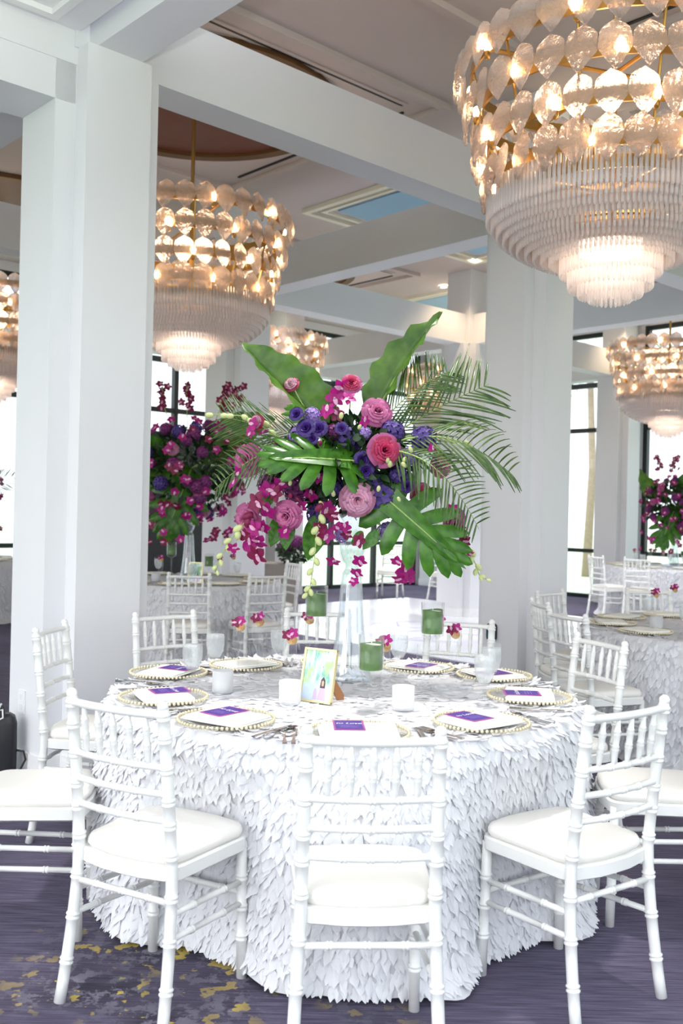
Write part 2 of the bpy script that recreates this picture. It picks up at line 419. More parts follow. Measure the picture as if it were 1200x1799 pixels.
# ceiling trays, slots, medallions per bay
def bay_ceiling(i, j, disc=True, panel=False):
    global tn
    u0, v0, u1, v1 = i*BAY+.5, j*BAY+.5, (i+1)*BAY-.5, (j+1)*BAY-.5
    mb = MB(); ring(mb, u0, v0, u1, v1, .07, CZ-.05, CZ)
    if panel: ring(mb, u0+.16, v0+.16, u1-.16, v1-.16, .05, CZ-.035, CZ)
    struct('trim_%d' % tn, mb.mesh('trim', M['cream' if panel else 'ceil'])); tn += 1
    if panel:
        mb = MB(); obox(mb, u0+.3, v0+.3, CZ-.02, u1-.3, v1-.3, CZ); struct('ceiling_panel', mb.mesh('ceiling_panel', M['blue']))
    # linear air slots
    if not panel:
        k = thing('slot_diffuser', 'black linear air slot let into the taupe ceiling of bay', 'air vent', uv(u0+.25, v0+.3, CZ-.012))
        k.rotation_euler = (0,0,TH)
        mb = MB(); mb.box(0, -.012, -.002, 2.6, .012, .012); link('slot', mb.mesh('slot', M['slot']), k)
        mb = MB(); mb.box(-.03, -.05, .0, 2.63, -.012, .012); mb.box(-.03, .012, .0, 2.63, .05, .012); link('slot_frame', mb.mesh('slot_frame', M['ceil']), k)
        mb = MB(); mb.M = Matrix.Translation((2.72, .1, 0)) @ Matrix.Rotation(pi/2, 4, 'Z')
        mb.box(0, -.012, -.002, 2.4, .012, .012); link('slot', mb.mesh('slot', M['slot']), k)
        return k
    return None
vents = [((0,-1),'long black ceiling air slot above the nearest chandelier'),((0,0),'black ceiling air slot in the bay of the chandelier hanging behind the white column'),
         ((1,1),'black ceiling air slot over the far bay behind the tall leaves'),((1,-1),'black ceiling air slot right of the square column'),((2,0),'black ceiling air slot over the far right chandelier')]
for (i, j), lb in vents:
    k = bay_ceiling(i, j)
    if k: k['label'] = lb; k['group'] = 'linear air slots in the ceiling'
bay_ceiling(1, 0, panel=True); bay_ceiling(2, 1, panel=True); bay_ceiling(-1, 1, panel=True)
def medallion(i, j):
    mb = MB(); c = uv((i+.5)*BAY, (j+.5)*BAY)
    mb.lathe([(0.001,CZ-.02),(1.16,CZ-.02),(1.16,CZ)], 64, 0, (c.x,c.y,0)); 
    mb.lathe([(1.16,CZ-.05),(1.27,CZ-.05),(1.27,CZ),(1.16,CZ),(1.16,CZ-.05)], 64, 1, (c.x,c.y,0))
    return struct('ceiling_medallion', mb.mesh('ceiling_medallion', [M['brown'], M['bronze']]))
medallion(0, 0); medallion(0, 1); medallion(1, 1); medallion(2, 0)
# pot lights
for n, (u, v, lb) in enumerate([(BAY+.35, .45-.9, 'round recessed downlight in the ceiling beside the nearest chandelier'),
                   (2*BAY-.62, BAY-.62, 'round recessed downlight glowing above the far middle column'),
                   (2*BAY+.45, BAY+.45, 'round recessed downlight behind the far middle column'),
                   (3*BAY-.45, BAY-.45, 'round recessed downlight by the right window column'),
                   (BAY+.45, 2*BAY-.45, 'round recessed downlight above the left window bays'),
                   (2*BAY-.45, 2*BAY-.45, 'round recessed downlight near the window wall corner')]):
    t = thing('downlight', lb, 'ceiling light', uv(u, v, CZ-.012), group='recessed downlights')
    mb = MB(); mb.lathe([(.045,0),(.075,-.006),(.08,.012)], 24); link('trim_ring', mb.mesh('trim_ring', M['ceilwhite'], True), t)
    mb = MB(); mb.lathe([(.001,.004),(.045,.004)], 20); link('lens', mb.mesh('lens', M['pot']), t)
    ld = bpy.data.lights.new('downlight_lamp', 'SPOT'); ld.energy = 55; ld.color = (1,.72,.45); ld.spot_size = 1.9; ld.spot_blend = .8; ld.shadow_soft_size = .05
    lo = bpy.data.objects.new('downlight_lamp', ld); COL.objects.link(lo); lo.location = uv(u, v, CZ-.05)

# glazed outer walls
MUL = [(0.0,.07),(.83,.9),(3.04,3.12),(3.86,3.95),(4.78,4.86)]
def glazing(along, fixed, a0, a1, n, num, dark=False):
    """along 'u' or 'v' at the other coordinate = fixed"""
    def ob(mb, s0, s1, off0, off1, z0, z1):
        if along == 'u': obox(mb, s0, fixed+off0, z0, s1, fixed+off1, z1)
        else: obox(mb, fixed+off0, s0, z0, fixed+off1, s1, z1)
    t = bpy.data.objects.new('window_%d' % num, None); COL.objects.link(t); t['kind'] = 'structure'
    mb = MB()
    for z0, z1 in MUL: ob(mb, a0, a1, 0, .08, z0, z1)
    for k in range(n+1):
        s = a0+(a1-a0)*k/n; ob(mb, s-.04, s+.04, -.01, .09, 0, 4.86)
    link('window_frame', mb.mesh('window_frame', M['frame']), t)
    mb = MB(); ob(mb, a0, a1, .035, .045, .05, 4.8); link('pane', mb.mesh('pane', M['window']), t)
    if dark:
        mb = MB(); ob(mb, a0, a1, -.04, -.015, 0, 2.72); link('blind', mb.mesh('blind', M['frame']), t)
VW, UW = 2*BAY+.33, 3*BAY+.33
wn = 1
for i in range(-2, 3):
    glazing('u', VW, i*BAY+.34 if i > -2 else -9, (i+1)*BAY-.34, 3 if i == 2 else 2, wn, dark=(i == 1)); wn += 1
for j in range(-2, 2):
    glazing('v', UW, j*BAY+.34 if j > -2 else -9, (j+1)*BAY-.34, 3, wn); wn += 1
mb = MB(); obox(mb, -9, VW, 4.86, 12.85, VW+.15, CZ+.15); 
for i in range(-1, 4): obox(mb, i*BAY-.34, VW, 0, i*BAY+.34, VW+.1, 4.86)
struct('wall_back', mb.mesh('wall_back', M['white']))
mb = MB(); obox(mb, UW, -9, 4.86, UW+.15, VW+.15, CZ+.15)
for j in range(-1, 3): obox(mb, UW, j*BAY-.34, 0, UW+.1, j*BAY+.34, 4.86)
struct('wall_right', mb.mesh('wall_right', M['white']))

# white dance floor
mb = MB(); obox(mb, 4.8, .0, 0.0, 9.65, 6.5, .012)
tag(link('dance_floor', mb.mesh('dance_floor', M['dance'])), 'glossy white dance floor laid over the blue carpet behind the table', 'dance floor')
dance = bpy.data.objects['dance_floor']
mb = MB()
c = uv(6.5, 3.0, .0125)
for r in (.95, 1.05):
    mb.lathe([(r,0),(r+.03,0)], 48, 0, tuple(c))
for a in range(6):
    an = a*pi/3; mb.tube([c+Vector((cos(an)*.2, sin(an)*.2, .0)), c+Vector((cos(an+.4)*.6, sin(an+.4)*.6, .0)), c+Vector((cos(an)*.95, sin(an)*.95, .0))], [.01,.03,.01], 4)
mb.v = [(x,y,min(z,.0135)) for x,y,z in mb.v]
link('monogram', mb.mesh('monogram', M['decal']), dance)

# garden outside: palms and trees
def palm_tree(loc, h, seed, label):
    rnd = random.Random(seed); t = thing('palm_tree', label, 'tree', loc, group=None)
    mb = MB(); mb.tube([(0,0,0),(.1,0,h*.5),(.0,.1,h)], [.13,.10,.08], 10); link('trunk', mb.mesh('trunk', M['bark'], True), t)
    mb = MB()
    for k in range(18):
        a = rnd.random()*2*pi; up = rnd.uniform(-.2, 1.0); Lh = rnd.uniform(2.0, 2.8)
        for q in range(14):
            s0 = q/14; r = Lh*s0; z = h+up*r-.32*r*r
            for sg in (-1, 1):
                b = Vector((cos(a)*r, sin(a)*r, z)); sd = Vector((-sin(a), cos(a), 0))*sg
                tip = b+sd*.55*(1-s0*.6)+Vector((cos(a)*.25, sin(a)*.25, -.3)); w = Vector((cos(a), sin(a), 0))*.05
                mb.add([b-w, b+w, tip], [(0,1,2)])
    link('fronds', mb.mesh('fronds', M['treegreen'], fix=False), t)
    return t
def tree(loc, h, r, seed, label):
    rnd = random.Random(seed); t = thing('garden_tree', label, 'tree', loc)
    mb = MB(); mb.tube([(0,0,0),(.1,.05,h*.4),(0,0,h*.75)], [.16,.12,.05], 8); link('trunk', mb.mesh('trunk', M['bark'], True), t)
    mb = MB()
    for k in range(1600):
        d = Vector((rnd.gauss(0,1), rnd.gauss(0,1), rnd.gauss(0,1))).normalized()*rnd.uniform(.55,1)
        c = Vector((d.x*r, d.y*r, h-r*.9+d.z*r*.9)); s = rnd.uniform(.12,.24)
        a = Vector((rnd.gauss(0,1), rnd.gauss(0,1), rnd.gauss(0,1))).normalized(); b = a.cross(d).normalized()
        mb.add([c+a*s, c+b*s*.6, c-a*s, c-b*s*.6], [(0,1,2,3)])
    link('crown', mb.mesh('crown', M['treegreen'], fix=False), t)
    return t
palm_tree(uv(22, 4.5, -.12), 5.2, 1, 'palm tree on the lawn beyond the right window, right of the square column')
palm_tree(uv(28, .4, -.12), 4.5, 2, 'palm tree standing in the garden behind the right chandelier')
palm_tree(uv(20, 9.6, -.12), 5.8, 3, 'slender palm seen through the narrow window beside the square column')
tree(uv(30, 6, -.12), 5.0, 2.4, 4, 'round leafy tree in the garden beyond the right window wall')
tree(uv(30, 0, -.12), 5.5, 2.6, 5, 'broad leafy tree at the far right edge of the garden')
tree(uv(-1, 20, -.12), 4.5, 2.2, 6, 'leafy garden tree seen past the left edge of the near column')
# ================================================================ chiavari chairs
def ringed(pts, r, rings, extra=.0035, w=.012):
    """tube control: returns pts, radii with double beads at the given heights fractions"""
    P = []; R = []
    pts = [Vector(p) for p in pts]
    ls = [0]
    for a, b in zip(pts, pts[1:]): ls.append(ls[-1]+(b-a).length)
    T = ls[-1]
    def at(s):
        s = max(0, min(T, s))
        for k in range(len(pts)-1):
            if s <= ls[k+1]+1e-9: return pts[k].lerp(pts[k+1], (s-ls[k])/max(1e-9, ls[k+1]-ls[k]))
        return pts[-1]
    S = [(0, r), (T, r*1.0)]
    for l in ls[1:-1]: S.append((l, r))
    for q in rings:
        c = q*T
        for d, e in ((-w,0),(-w*.7,extra),(-w*.35,extra),(-w*.08,0),(w*.08,0),(w*.35,extra),(w*.7,extra),(w,0)): S.append((c+d, r+e))
    S.sort()
    for s, rr in S: P.append(at(s)); R.append(rr)
    return P, R
def post_curve(sx, lean=.052, splay=.05, out=.014):
    P = []
    for k in range(15):
        z = .92*k/14
        y = -.18
        if z > .45: y -= lean*((z-.45)/.47)**1.15
        else: y -= splay*((.45-z)/.45)**1.7
        x = sx*(.178 - .008*(z/.92)) + sx*out*((.45-z)/.45 if z < .45 else 0)
        P.append((x, y, z))
    return P
CH = {}
for nm, sx in (('l',-1),('r',1)):
    mb = MB(); P, R = ringed(post_curve(sx), .0172, [.13,.27,.40,.53,.625,.70,.80,.895,.965])
    R[-1] = .012
    mb.tube(P, R, 12); tp = Vector(post_curve(sx)[-1]); mb.sphere(tuple(tp+Vector((0,0,-.002))), .0165, 12, 8)
    CH['post'+nm] = mb.mesh('back_post', M['chair'], True)
    mb = MB(); P, R = ringed([(sx*.178,.178,0),(sx*.174,.168,.43)], .0165, [.30,.52,.74])
    mb.tube(P, R, 12); CH['leg'+nm] = mb.mesh('leg', M['chair'], True)
    for n_, z in ((0,.235),(1,.305)):
        mb = MB(); yb = -.18-.05*((.45-z)/.45)**1.7
        P, R = ringed([(sx*.182,yb,z+.02),(sx*.175,.170,z)], .0098, [.28,.72], .0025, .010)
        mb.tube(P, R, 8); CH['side%s%d' % (nm, n_)] = mb.mesh('stretcher', M['chair'], True)
def rail(z, r, rings, bow=.02, ps=.172):
    lean = -.18-.052*(max(0, z-.45)/.47)**1.15
    pts = []
    for k in range(13):
        x = -ps+2*ps*k/12; pts.append((x, lean-bow*(1-(x/ps)**2), z))
    mb = MB(); P, R = ringed(pts, r, rings, .0022, .010); mb.tube(P, R, 8); return mb
for n_, z, r in ((0,.893,.0125),(1,.742,.0105),(2,.665,.0105),(3,.588,.0105)):
    CH['rail%d' % n_] = rail(z, r, [.03,.30,.5,.70,.97] if n_ else [.03,.97]).mesh('top_rail' if n_ == 0 else 'back_rail', M['chair'], True)
for k in range(5):
    x = -.172+.344*(k+1)/6
    def yy(z): return -.18-.052*((z-.45)/.47)**1.15-.02*(1-(x/.172)**2)
    prof = [(.742,.006),(.765,.0085),(.79,.0105),(.795,.0125),(.80,.010),(.803,.0125),(.808,.0095),(.82,.010),(.835,.0105),(.84,.0125),(.845,.010),(.848,.0125),(.853,.009),(.87,.0075),(.893,.0055)]
    mb = MB(); mb.tube([(x, yy(z), z) for z, r in prof], [r for z, r in prof], 8)
    CH['sp%d' % k] = mb.mesh('spindle', M['chair'], True)
for nm, y, z in (('fs',.170,.27),('bs',-.185,.355)):
    mb = MB(); P, R = ringed([(-.176,y,z),(.176,y,z)], .0098, [.22,.5,.78], .0025, .010); mb.tube(P, R, 8); CH[nm] = mb.mesh('stretcher', M['chair'], True)
def rrect(hw0, hw1, y0, y1, bow=.02, rad=.05, n=6):
    """rounded trapezoid, back half-width hw0 at y0, front half-width hw1 at y1"""
    cs = [(hw1-rad, y1-rad, 0), (-(hw1-rad), y1-rad, 90), (-(hw0-rad), y0+rad, 180), (hw0-rad, y0+rad, 270)]
    P = []
    for i, (cx, cy, a0) in enumerate(cs):
        for k in range(n+1):
            a = math.radians(a0+90*k/n); P.append((cx+rad*cos(a), cy+rad*sin(a)))
        if i == 0:
            for q in (.25,.5,.75): x = (hw1-rad)*(1-2*q); P.append((x, y1+bow*(1-(x/hw1)**2)*.8))
        if i == 2:
            for q in (.25,.5,.75): x = -(hw0-rad)*(1-2*q); P.append((x, y0-bow*(1-(x/hw0)**2)*.8))
    return P
def loft(mb, outline, levels):
    """levels: list of (scale inset, z)"""
    n = len(outline); vs = []; fs = []
    for ins, z in levels:
        for x, y in outline:
            l = sqrt(x*x+y*y); k = max(0.0, 1-ins/l); vs.append((x*k, y*k, z))
    for i in range(len(levels)-1):
        for k in range(n): fs.append((i*n+k, i*n+(k+1)%n, (i+1)*n+(k+1)%n, (i+1)*n+k))
    fs.append(tuple(range(n-1,-1,-1))); fs.append(tuple((len(levels)-1)*n+k for k in range(n)))
    mb.add(vs, fs)
mb = MB(); loft(mb, rrect(.183,.196,-.186,.192), [(.012,.405),(.0,.412),(.0,.447),(.006,.452)])
CH['frame'] = smooth_edges(mb.mesh('seat_frame', M['chair']))
mb = MB(); loft(mb, rrect(.174,.188,-.176,.184,.02,.055), [(.006,.452),(-.002,.462),(-.002,.474),(.006,.486),(.03,.494),(.09,.499),(.15,.500)])
CH['cushion'] = mb.mesh('seat_cushion', M['cushion'], True)
CHAIR0 = None
PARTS = [('back_post','postl'),('back_post','postr'),('leg','legl'),('leg','legr'),('stretcher','sidel0'),('stretcher','sidel1'),('stretcher','sider0'),('stretcher','sider1'),
         ('stretcher','fs'),('stretcher','bs'),('top_rail','rail0'),('back_rail','rail1'),('back_rail','rail2'),('back_rail','rail3')]+[('spindle','sp%d'%k) for k in range(5)]+[('seat_frame','frame'),('seat_cushion','cushion')]
def chair(tx, ty, fx, fy, label, group='white ballroom chairs around the front table'):
    """tx,ty = middle of the top of the backrest; (fx,fy) = facing"""
    global CHAIR0
    l = sqrt(fx*fx+fy*fy); fx /= l; fy /= l
    loc = (tx+.232*fx, ty+.232*fy, 0); rz = atan2(fy, fx)-pi/2
    if CHAIR0 is None:
        t = thing('ballroom_chair', label, 'chair', loc, rz, group)
        for nm, k in PARTS: link(nm, CH[k], t)
        CHAIR0 = t; return t
    return dup(CHAIR0, loc, rz, label, group)
TC = Vector((.03, 3.88, 0)); TR = .915; TH_ = .755
main = [  # tx, ty, facing, label
 (.096,2.446,(-.06,1), 'white bamboo-style chair in the front centre, its back to the camera'),
 (-.633,2.77,(.48,.88), 'white bamboo-style chair at front left, angled with its back to the camera'),
 (.863,2.866,(-.57,.82), 'white bamboo-style chair at front right, angled with its back to the camera'),
 (1.43,3.62,(-1,.12), 'white chair at the right picture edge, its seat behind the front right chair'),
 (1.19,4.40,(-.92,-.39), 'white chair right of the table, side on, between it and the neighbouring table'),
 (.63,5.05,(-.35,-.94), 'white chair behind the table in front of the square column, half hidden by candle glass'),
 (-.12,5.40,(.1,-1), 'white chair behind the table directly left of the tall glass vase'),
 (-.91,5.06,(.63,-.77), 'white chair behind the table at back left, in front of the near column'),
 (-1.31,4.40,(1,-.09), 'white chair left of the table, side on, against the near column'),
 (-1.29,3.40,(1,.13), 'white chair at the left picture edge with only its seat and rails in view')]
for tx, ty, f, lb in main: chair(tx, ty, f[0], f[1], lb)
G3 = 'white ballroom chairs around the right background table'
T3 = Vector((2.55,6.4,0))
for tx, ty, f, lb in [(1.31,5.56,(.92,.39),'white chair with a peach-lit seat, nearest at the left of the right background table'),
 (1.30,6.28,(.99,.1),'white chair left of the right background table, second along its left side'),
 (1.56,7.17,(.7,-.7),'white chair beside the square column, at the far left of the right background table'),
 (2.43,7.62,(.05,-1),'white chair on the far side of the right background table, facing the camera')]:
    chair(tx, ty, f[0], f[1], lb, G3)
T2 = Vector((-1.52,9.7,0))
G2 = 'white ballroom chairs around the left background table'
for tx, ty, f, lb in [(-1.27,8.15,(-.05,1),'white chair with its back to us at the left background table, left of two'),
 (-.62,8.35,(-.5,.85),'white chair with its back to us at the left background table, right of two'),
 (-.50,10.4,(-.9,-.45),'white chair at the right end of the left background table, under the wine-coloured blooms'),
 (-2.35,8.55,(.6,.8),'white chair of the left background table, hidden mostly behind the near column')]:
    chair(tx, ty, f[0], f[1], lb, G2)
T4 = Vector((4.95,14.7,0))
G4 = 'white ballroom chairs at the far right window table'
for tx, ty, f, lb in [(3.72,14.1,(.9,.35),'pale chair with its back toward the column, left side of the far right table'),
 (4.15,13.55,(.55,.85),'pale chair in front of the left part of the far right table'),
 (5.05,13.3,(0,1),'pale chair seen from behind in the middle of the far right table')]:
    chair(tx, ty, f[0], f[1], lb, G4)
G6 = 'lone chairs by the far windows'
chair(.93,17.0,-.3,-1,'distant white chair by the window left of the hanging orchid', G6)
chair(1.6,16.6,.8,-.6,'distant white chair under the large split leaf, near the window wall', G6)
chair(-5.6,10.4,.5,.8,'white chair of the far left table beyond the near column','white chair at the far left table')

# ================================================================ tablecloths
def cloth_mesh(R, H, seed, npet, ntop, dents=(), psize=1.0):
    rnd = random.Random(seed); ph = [rnd.random()*6.28 for _ in range(6)]
    def F(a): return .5*sin(9*a+ph[0])+.3*sin(14*a+ph[1])+.3*sin(5*a+ph[2])+.2*sin(23*a+ph[3])
    def rad(a, z):
        t = max(0, min(1, (H-z)/H))
        r = R + .012*min(1, t*12) + t*(.055+.035*F(a)) + .05*max(0, t-.88)/.12*(1+.8*sin(7*a+ph[4]))
        for da, rf in dents:
            d = (a-da+pi) % (2*pi)-pi
            w = math.exp(-(d/.27)**4)
            k = min(1, max(0, (.70-z)/.2)); lim = rf
            if r > lim: r = r-(r-lim)*w*k
        return r
    mb = MB()
    na = 220
    zs = [H, H-.02, H-.06, H-.12]+[H-.12-(H-.12-.012)*k/16 for k in range(1, 17)]
    rows = []
    def roundr(z, r):
        if z > H-.02: return r-.018
        return r
    for i in range(na):
        a = 2*pi*i/na; row = []
        for z in zs:
            r = roundr(z, rad(a, z)); row.append((r*cos(a), r*sin(a), z))
        row[-1] = (row[-1][0], row[-1][1], .008+.02*abs(sin(11*a+ph[5]))*0.5)
        rows.append(row)
    mb.grid(rows, 0, True)
    top = [[(r*cos(2*pi*i/na), r*sin(2*pi*i/na), H) for r in (.001,.3,.6,R-.018+.012*0)] for i in range(na)]
    mb.grid(top, 0, True)
    # petals
    V = mb.v; Fc = mb.f
    def petal(p, dn, side, nrm, Ln, W, curl):
        b = len(V)
        for t, w, o in ((0,.25,0),(.3,.9,.35),(.68,.95,.7),(1,.12,1)):
            c = p+dn*(Ln*t)+nrm*(.003+curl*o*o)
            sd = side*(W*.5*w); dd = nrm*(-.0025 if 0 < t < 1 else 0)
            V.append(tuple(c-sd+dd)); V.append(tuple(c+nrm*.002)); V.append(tuple(c+sd+dd))
        for k in range(3):
            Fc.append((b+3*k, b+3*k+1, b+3*k+4, b+3*k+3)); Fc.append((b+3*k+1, b+3*k+2, b+3*k+5, b+3*k+4))
            mb.m.extend((0,0))
    for k in range(npet):
        a = rnd.random()*2*pi; z = .045+(H-.03)*(rnd.random()); z = min(z, H-.003)
        r = roundr(z, rad(a, z)); e = .01
        p = Vector((r*cos(a), r*sin(a), z))
        r2 = rad(a, z-.03); p2 = Vector((r2*cos(a), r2*sin(a), z-.03))
        r3 = roundr(z, rad(a+e, z)); p3 = Vector((r3*cos(a+e), r3*sin(a+e), z))
        dn = (p2-p).normalized(); sd = (p3-p).normalized(); n = sd.cross(-dn).normalized()
        if n.dot(Vector((cos(a), sin(a), 0))) < 0: n = -n
        tw = rnd.gauss(0, .28); d2 = (dn*cos(tw)+sd*sin(tw)); s2 = (sd*cos(tw)-dn*sin(tw))
        tt = rnd.gauss(0, .2); s3 = (s2*cos(tt)+n*sin(tt)); n3 = (n*cos(tt)-s2*sin(tt))
        Ln = rnd.uniform(.044,.064)*psize; W = rnd.uniform(.025,.034)*psize
        if p.z-Ln < .012: Ln = max(.02, p.z-.008)
        petal(p, d2, s3, n3, Ln, W, rnd.uniform(.002,.020)*psize)
    for k in range(ntop):
        r = (R-.01)*sqrt(rnd.random()); a = rnd.random()*2*pi
        p = Vector((r*cos(a), r*sin(a), H+.0005)); b_ = a+rnd.gauss(0,.8)
        up = Vector((0,0,1)); dn = Vector((cos(b_), sin(b_), 0)); sd = up.cross(dn)
        petal(p, dn, sd, up, .045*psize, .026*psize, rnd.uniform(0,.012) if r > R*.82 else rnd.uniform(0,.0025))
    return mb.mesh('tablecloth', M['cloth'], True, fix=False)
dents = []
for tx, ty, f, lb in main:
    l = sqrt(f[0]**2+f[1]**2); loc = Vector((tx+.232*f[0]/l, ty+.232*f[1]/l, 0)); d = loc-TC; rf = d.length-.21
    if rf < 1.05: dents.append((atan2(d.y, d.x), max(.80, rf-.01)))
def table(c, me, name_label, cloth_label, group):
    t = thing('banquet_table', name_label, 'table', c, group=group)
    mb = MB(); mb.lathe([(.001,.715),(.88,.715),(.885,.725),(.88,.735),(.001,.735)], 48); link('tabletop', mb.mesh('tabletop', M['kraft'], True), t)
    for k in range(4):
        a = pi/4+k*pi/2; mb = MB(); mb.tube([(.55*cos(a), .55*sin(a), 0), (.5*cos(a), .5*sin(a), .715)], .016, 8); link('leg', mb.mesh('leg', M['steel'], True), t)
    o = link('tablecloth', me, None, c); tag(o, cloth_label, 'tablecloth', 'white petal tablecloths')
    return t
tdat = cloth_mesh(TR, TH_, 3, 13500, 1900, dents)
table(TC, tdat, 'large round banquet table hidden under the nearest white petal cloth', 'floor-length white cloth covered in fabric petals on the nearest round table', 'round banquet tables')
bg = cloth_mesh(TR, TH_, 5, 6500, 900)
for c, w in ((T2, 'left background table behind the near column'), (T3, 'right background table at the picture edge'),
             (T4, 'far right table by the window wall'), (Vector((-4.98,12.3,0)), 'far left table beyond the near column')):
    table(c, bg, 'round banquet table under the cloth of the '+w, 'white petal tablecloth on the '+w, 'round banquet tables')
T5 = Vector((-4.98,12.3,0))
# ================================================================ chandeliers
def leaf_glass():
    mb = MB(); W, H = .082, .238; nr, ncl = 12, 8
    F_ = []; B_ = []
    for i in range(nr+1):
        t = i/nr; w = (W*(sin(pi/2*t/.58))**.95 if t < .58 else W*(max(.0, 1-((t-.58)/.40)**2))**.5) if 0 < t < .97 else .006
        fr = []; bk = []
        for j in range(ncl+1):
            s = -1+2*j/ncl
            x = w*s*(1+.05*sin(t*17))
            z = (t-.55)*H
            bul = .020*(1-s*s)*sin(pi*min(1,t*.95+.03)) + (1-s*s)*(.012*abs(sin(5.5*s*(1.1-t)+.4*t)) + .004*sin(26*t-7*abs(s)))
            fr.append((x, bul, z)); bk.append((x, bul*.6-.007*(1-s*s)-.001, z))
        F_.append(fr); B_.append(bk)
    mb.grid(F_); mb.grid(B_)
    for side in (0, ncl):
        mb.add([F_[i][side] for i in range(nr+1)]+[B_[i][side] for i in range(nr+1)], [(i, i+1, nr+2+i, nr+1+i) for i in range(nr)])
    me = mb.mesh('glass_leaf', M['leafglass'], True); return me
LEAF = leaf_glass()
TIERS = [(.86,2.44),(.81,2.235),(.755,2.03),(.70,1.84)]     # radius, height above the hanging zero (=z-1.5)
ZB = 1.50
def chand_mesh_data():
    D = {}
    lv = []
    for k, (R, z) in enumerate(TIERS):
        n = int(2*pi*R/.157)
        for q in range(n):
            a = 2*pi*(q+.5*(k % 2))/n; lv.append((R, a, z))
    D['leaves'] = lv
    rods = []
    # wide skirt of crystal rods, stepping inward and down
    sk = [(.685,1.79,1.60,0),(.655,1.74,1.56,0),(.625,1.70,1.525,0),(.590,1.66,1.495,0),(.55,1.62,1.465,0),(.51,1.59,1.44,0),(.465,1.56,1.42,0),(.42,1.54,1.40,0),(.375,1.52,1.385,0),(.33,1.50,1.37,0)]
    for R, z1, z0, _ in sk:
        n = int(2*pi*R/.0265)
        for q in range(n): rods.append((R, 2*pi*q/n, z0, z1))
    dr = [(.27,1.50,1.31),(.225,1.45,1.24),(.17,1.38,1.195),(.11,1.33,1.165),(.05,1.30,1.15)]
    for R, z1, z0 in dr:
        n = max(6, int(2*pi*R/.0265))
        for q in range(n): rods.append((R, 2*pi*q/n, z0, z1))
    D['rods'] = rods
    return D
CD = chand_mesh_data()
def rod_geo(mb, p, h):
    r = .0098; n = 6; vs = []
    for z, rr in ((0,.3),(.012,1.0),(h,1.0)):
        for k in range(n): a = 2*pi*k/n; vs.append((p[0]+r*rr*cos(a), p[1]+r*rr*sin(a), p[2]+z))
    fs = [(5,4,3,2,1,0),(12,13,14,15,16,17)]
    for i in range(2):
        for k in range(n): fs.append((i*n+k, i*n+(k+1)%n, (i+1)*n+(k+1)%n, (i+1)*n+k))
    mb.add(vs, fs)
ROD = {}
def rod_mesh(h):
    k = round(h, 3)
    if k not in ROD: mb = MB(); rod_geo(mb, (0,0,0), h); ROD[k] = mb.mesh('crystal_rod', M['rodglass'], True)
    return ROD[k]
leafV = [Vector(v.co) for v in LEAF.vertices]; leafF = [tuple(p.vertices) for p in LEAF.polygons]
def leaf_mat(R, a, z, jit):
    return Matrix.Translation((R*cos(a), R*sin(a), z)) @ Matrix.Rotation(a-pi/2+jit[0], 4, 'Z') @ Matrix.Rotation(.10+jit[1], 4, 'X') @ Matrix.Rotation(jit[2], 4, 'Y')
def gold_frame():
    mb = MB()
    for R, z in [(r-.06, z) for r, z in TIERS]+[(.64,1.73),(.30,1.49)]:
        mb.lathe([(R-.012,z-.032),(R,z-.032),(R,z+.032),(R-.012,z+.032),(R-.012,z-.032)], 56)
    for z, R in ((2.44,.80),(1.78,.66)):
        for k in range(4):
            a = k*pi/2+.3; mb.tube([(0.02*cos(a),.02*sin(a),z),(R*cos(a),R*sin(a),z)], .012, 6)
    for k in range(12):
        a = 2*pi*k/12; mb.tube([(cos(a)*(r-.066), sin(a)*(r-.066), z) for r, z in TIERS]+[(cos(a)*.63, sin(a)*.63, 1.73)], .008, 6)
    for R, z in [(.635,1.70),(.585,1.64),(.535,1.60),(.48,1.56),(.425,1.53),(.37,1.50)]:
        mb.lathe([(R-.006,z),(R+.006,z),(R+.006,z+.008),(R-.006,z+.008),(R-.006,z)], 48)
    return smooth_edges(mb.mesh('frame', M['gold']))
GF = gold_frame()
mb = MB(); mb.tube([(0,0,1.5),(0,0,3.44)], .016, 10); mb.lathe([(.001,3.40),(.09,3.40),(.11,3.44),(.11,3.46),(.02,3.47)], 24); RODG = smooth_edges(mb.mesh('hanging_rod', M['gold']))
mb = MB(); mb.lathe([(.001,0),(.012,0),(.016,.02),(.016,.035),(.011,.045)], 10); CUP = mb.mesh('candle_cup', M['gold'], True)
mb = MB(); mb.sphere((0,0,.070), .021, 10, 8, sz=1.5); BULB = mb.mesh('bulb', M['bulb'], True)
mb = MB(); mb.lathe([(.001,1.55),(.17,1.55),(.17,1.44),(.001,1.44)], 24); COREM = mb.mesh('light_core', M['core'], True)
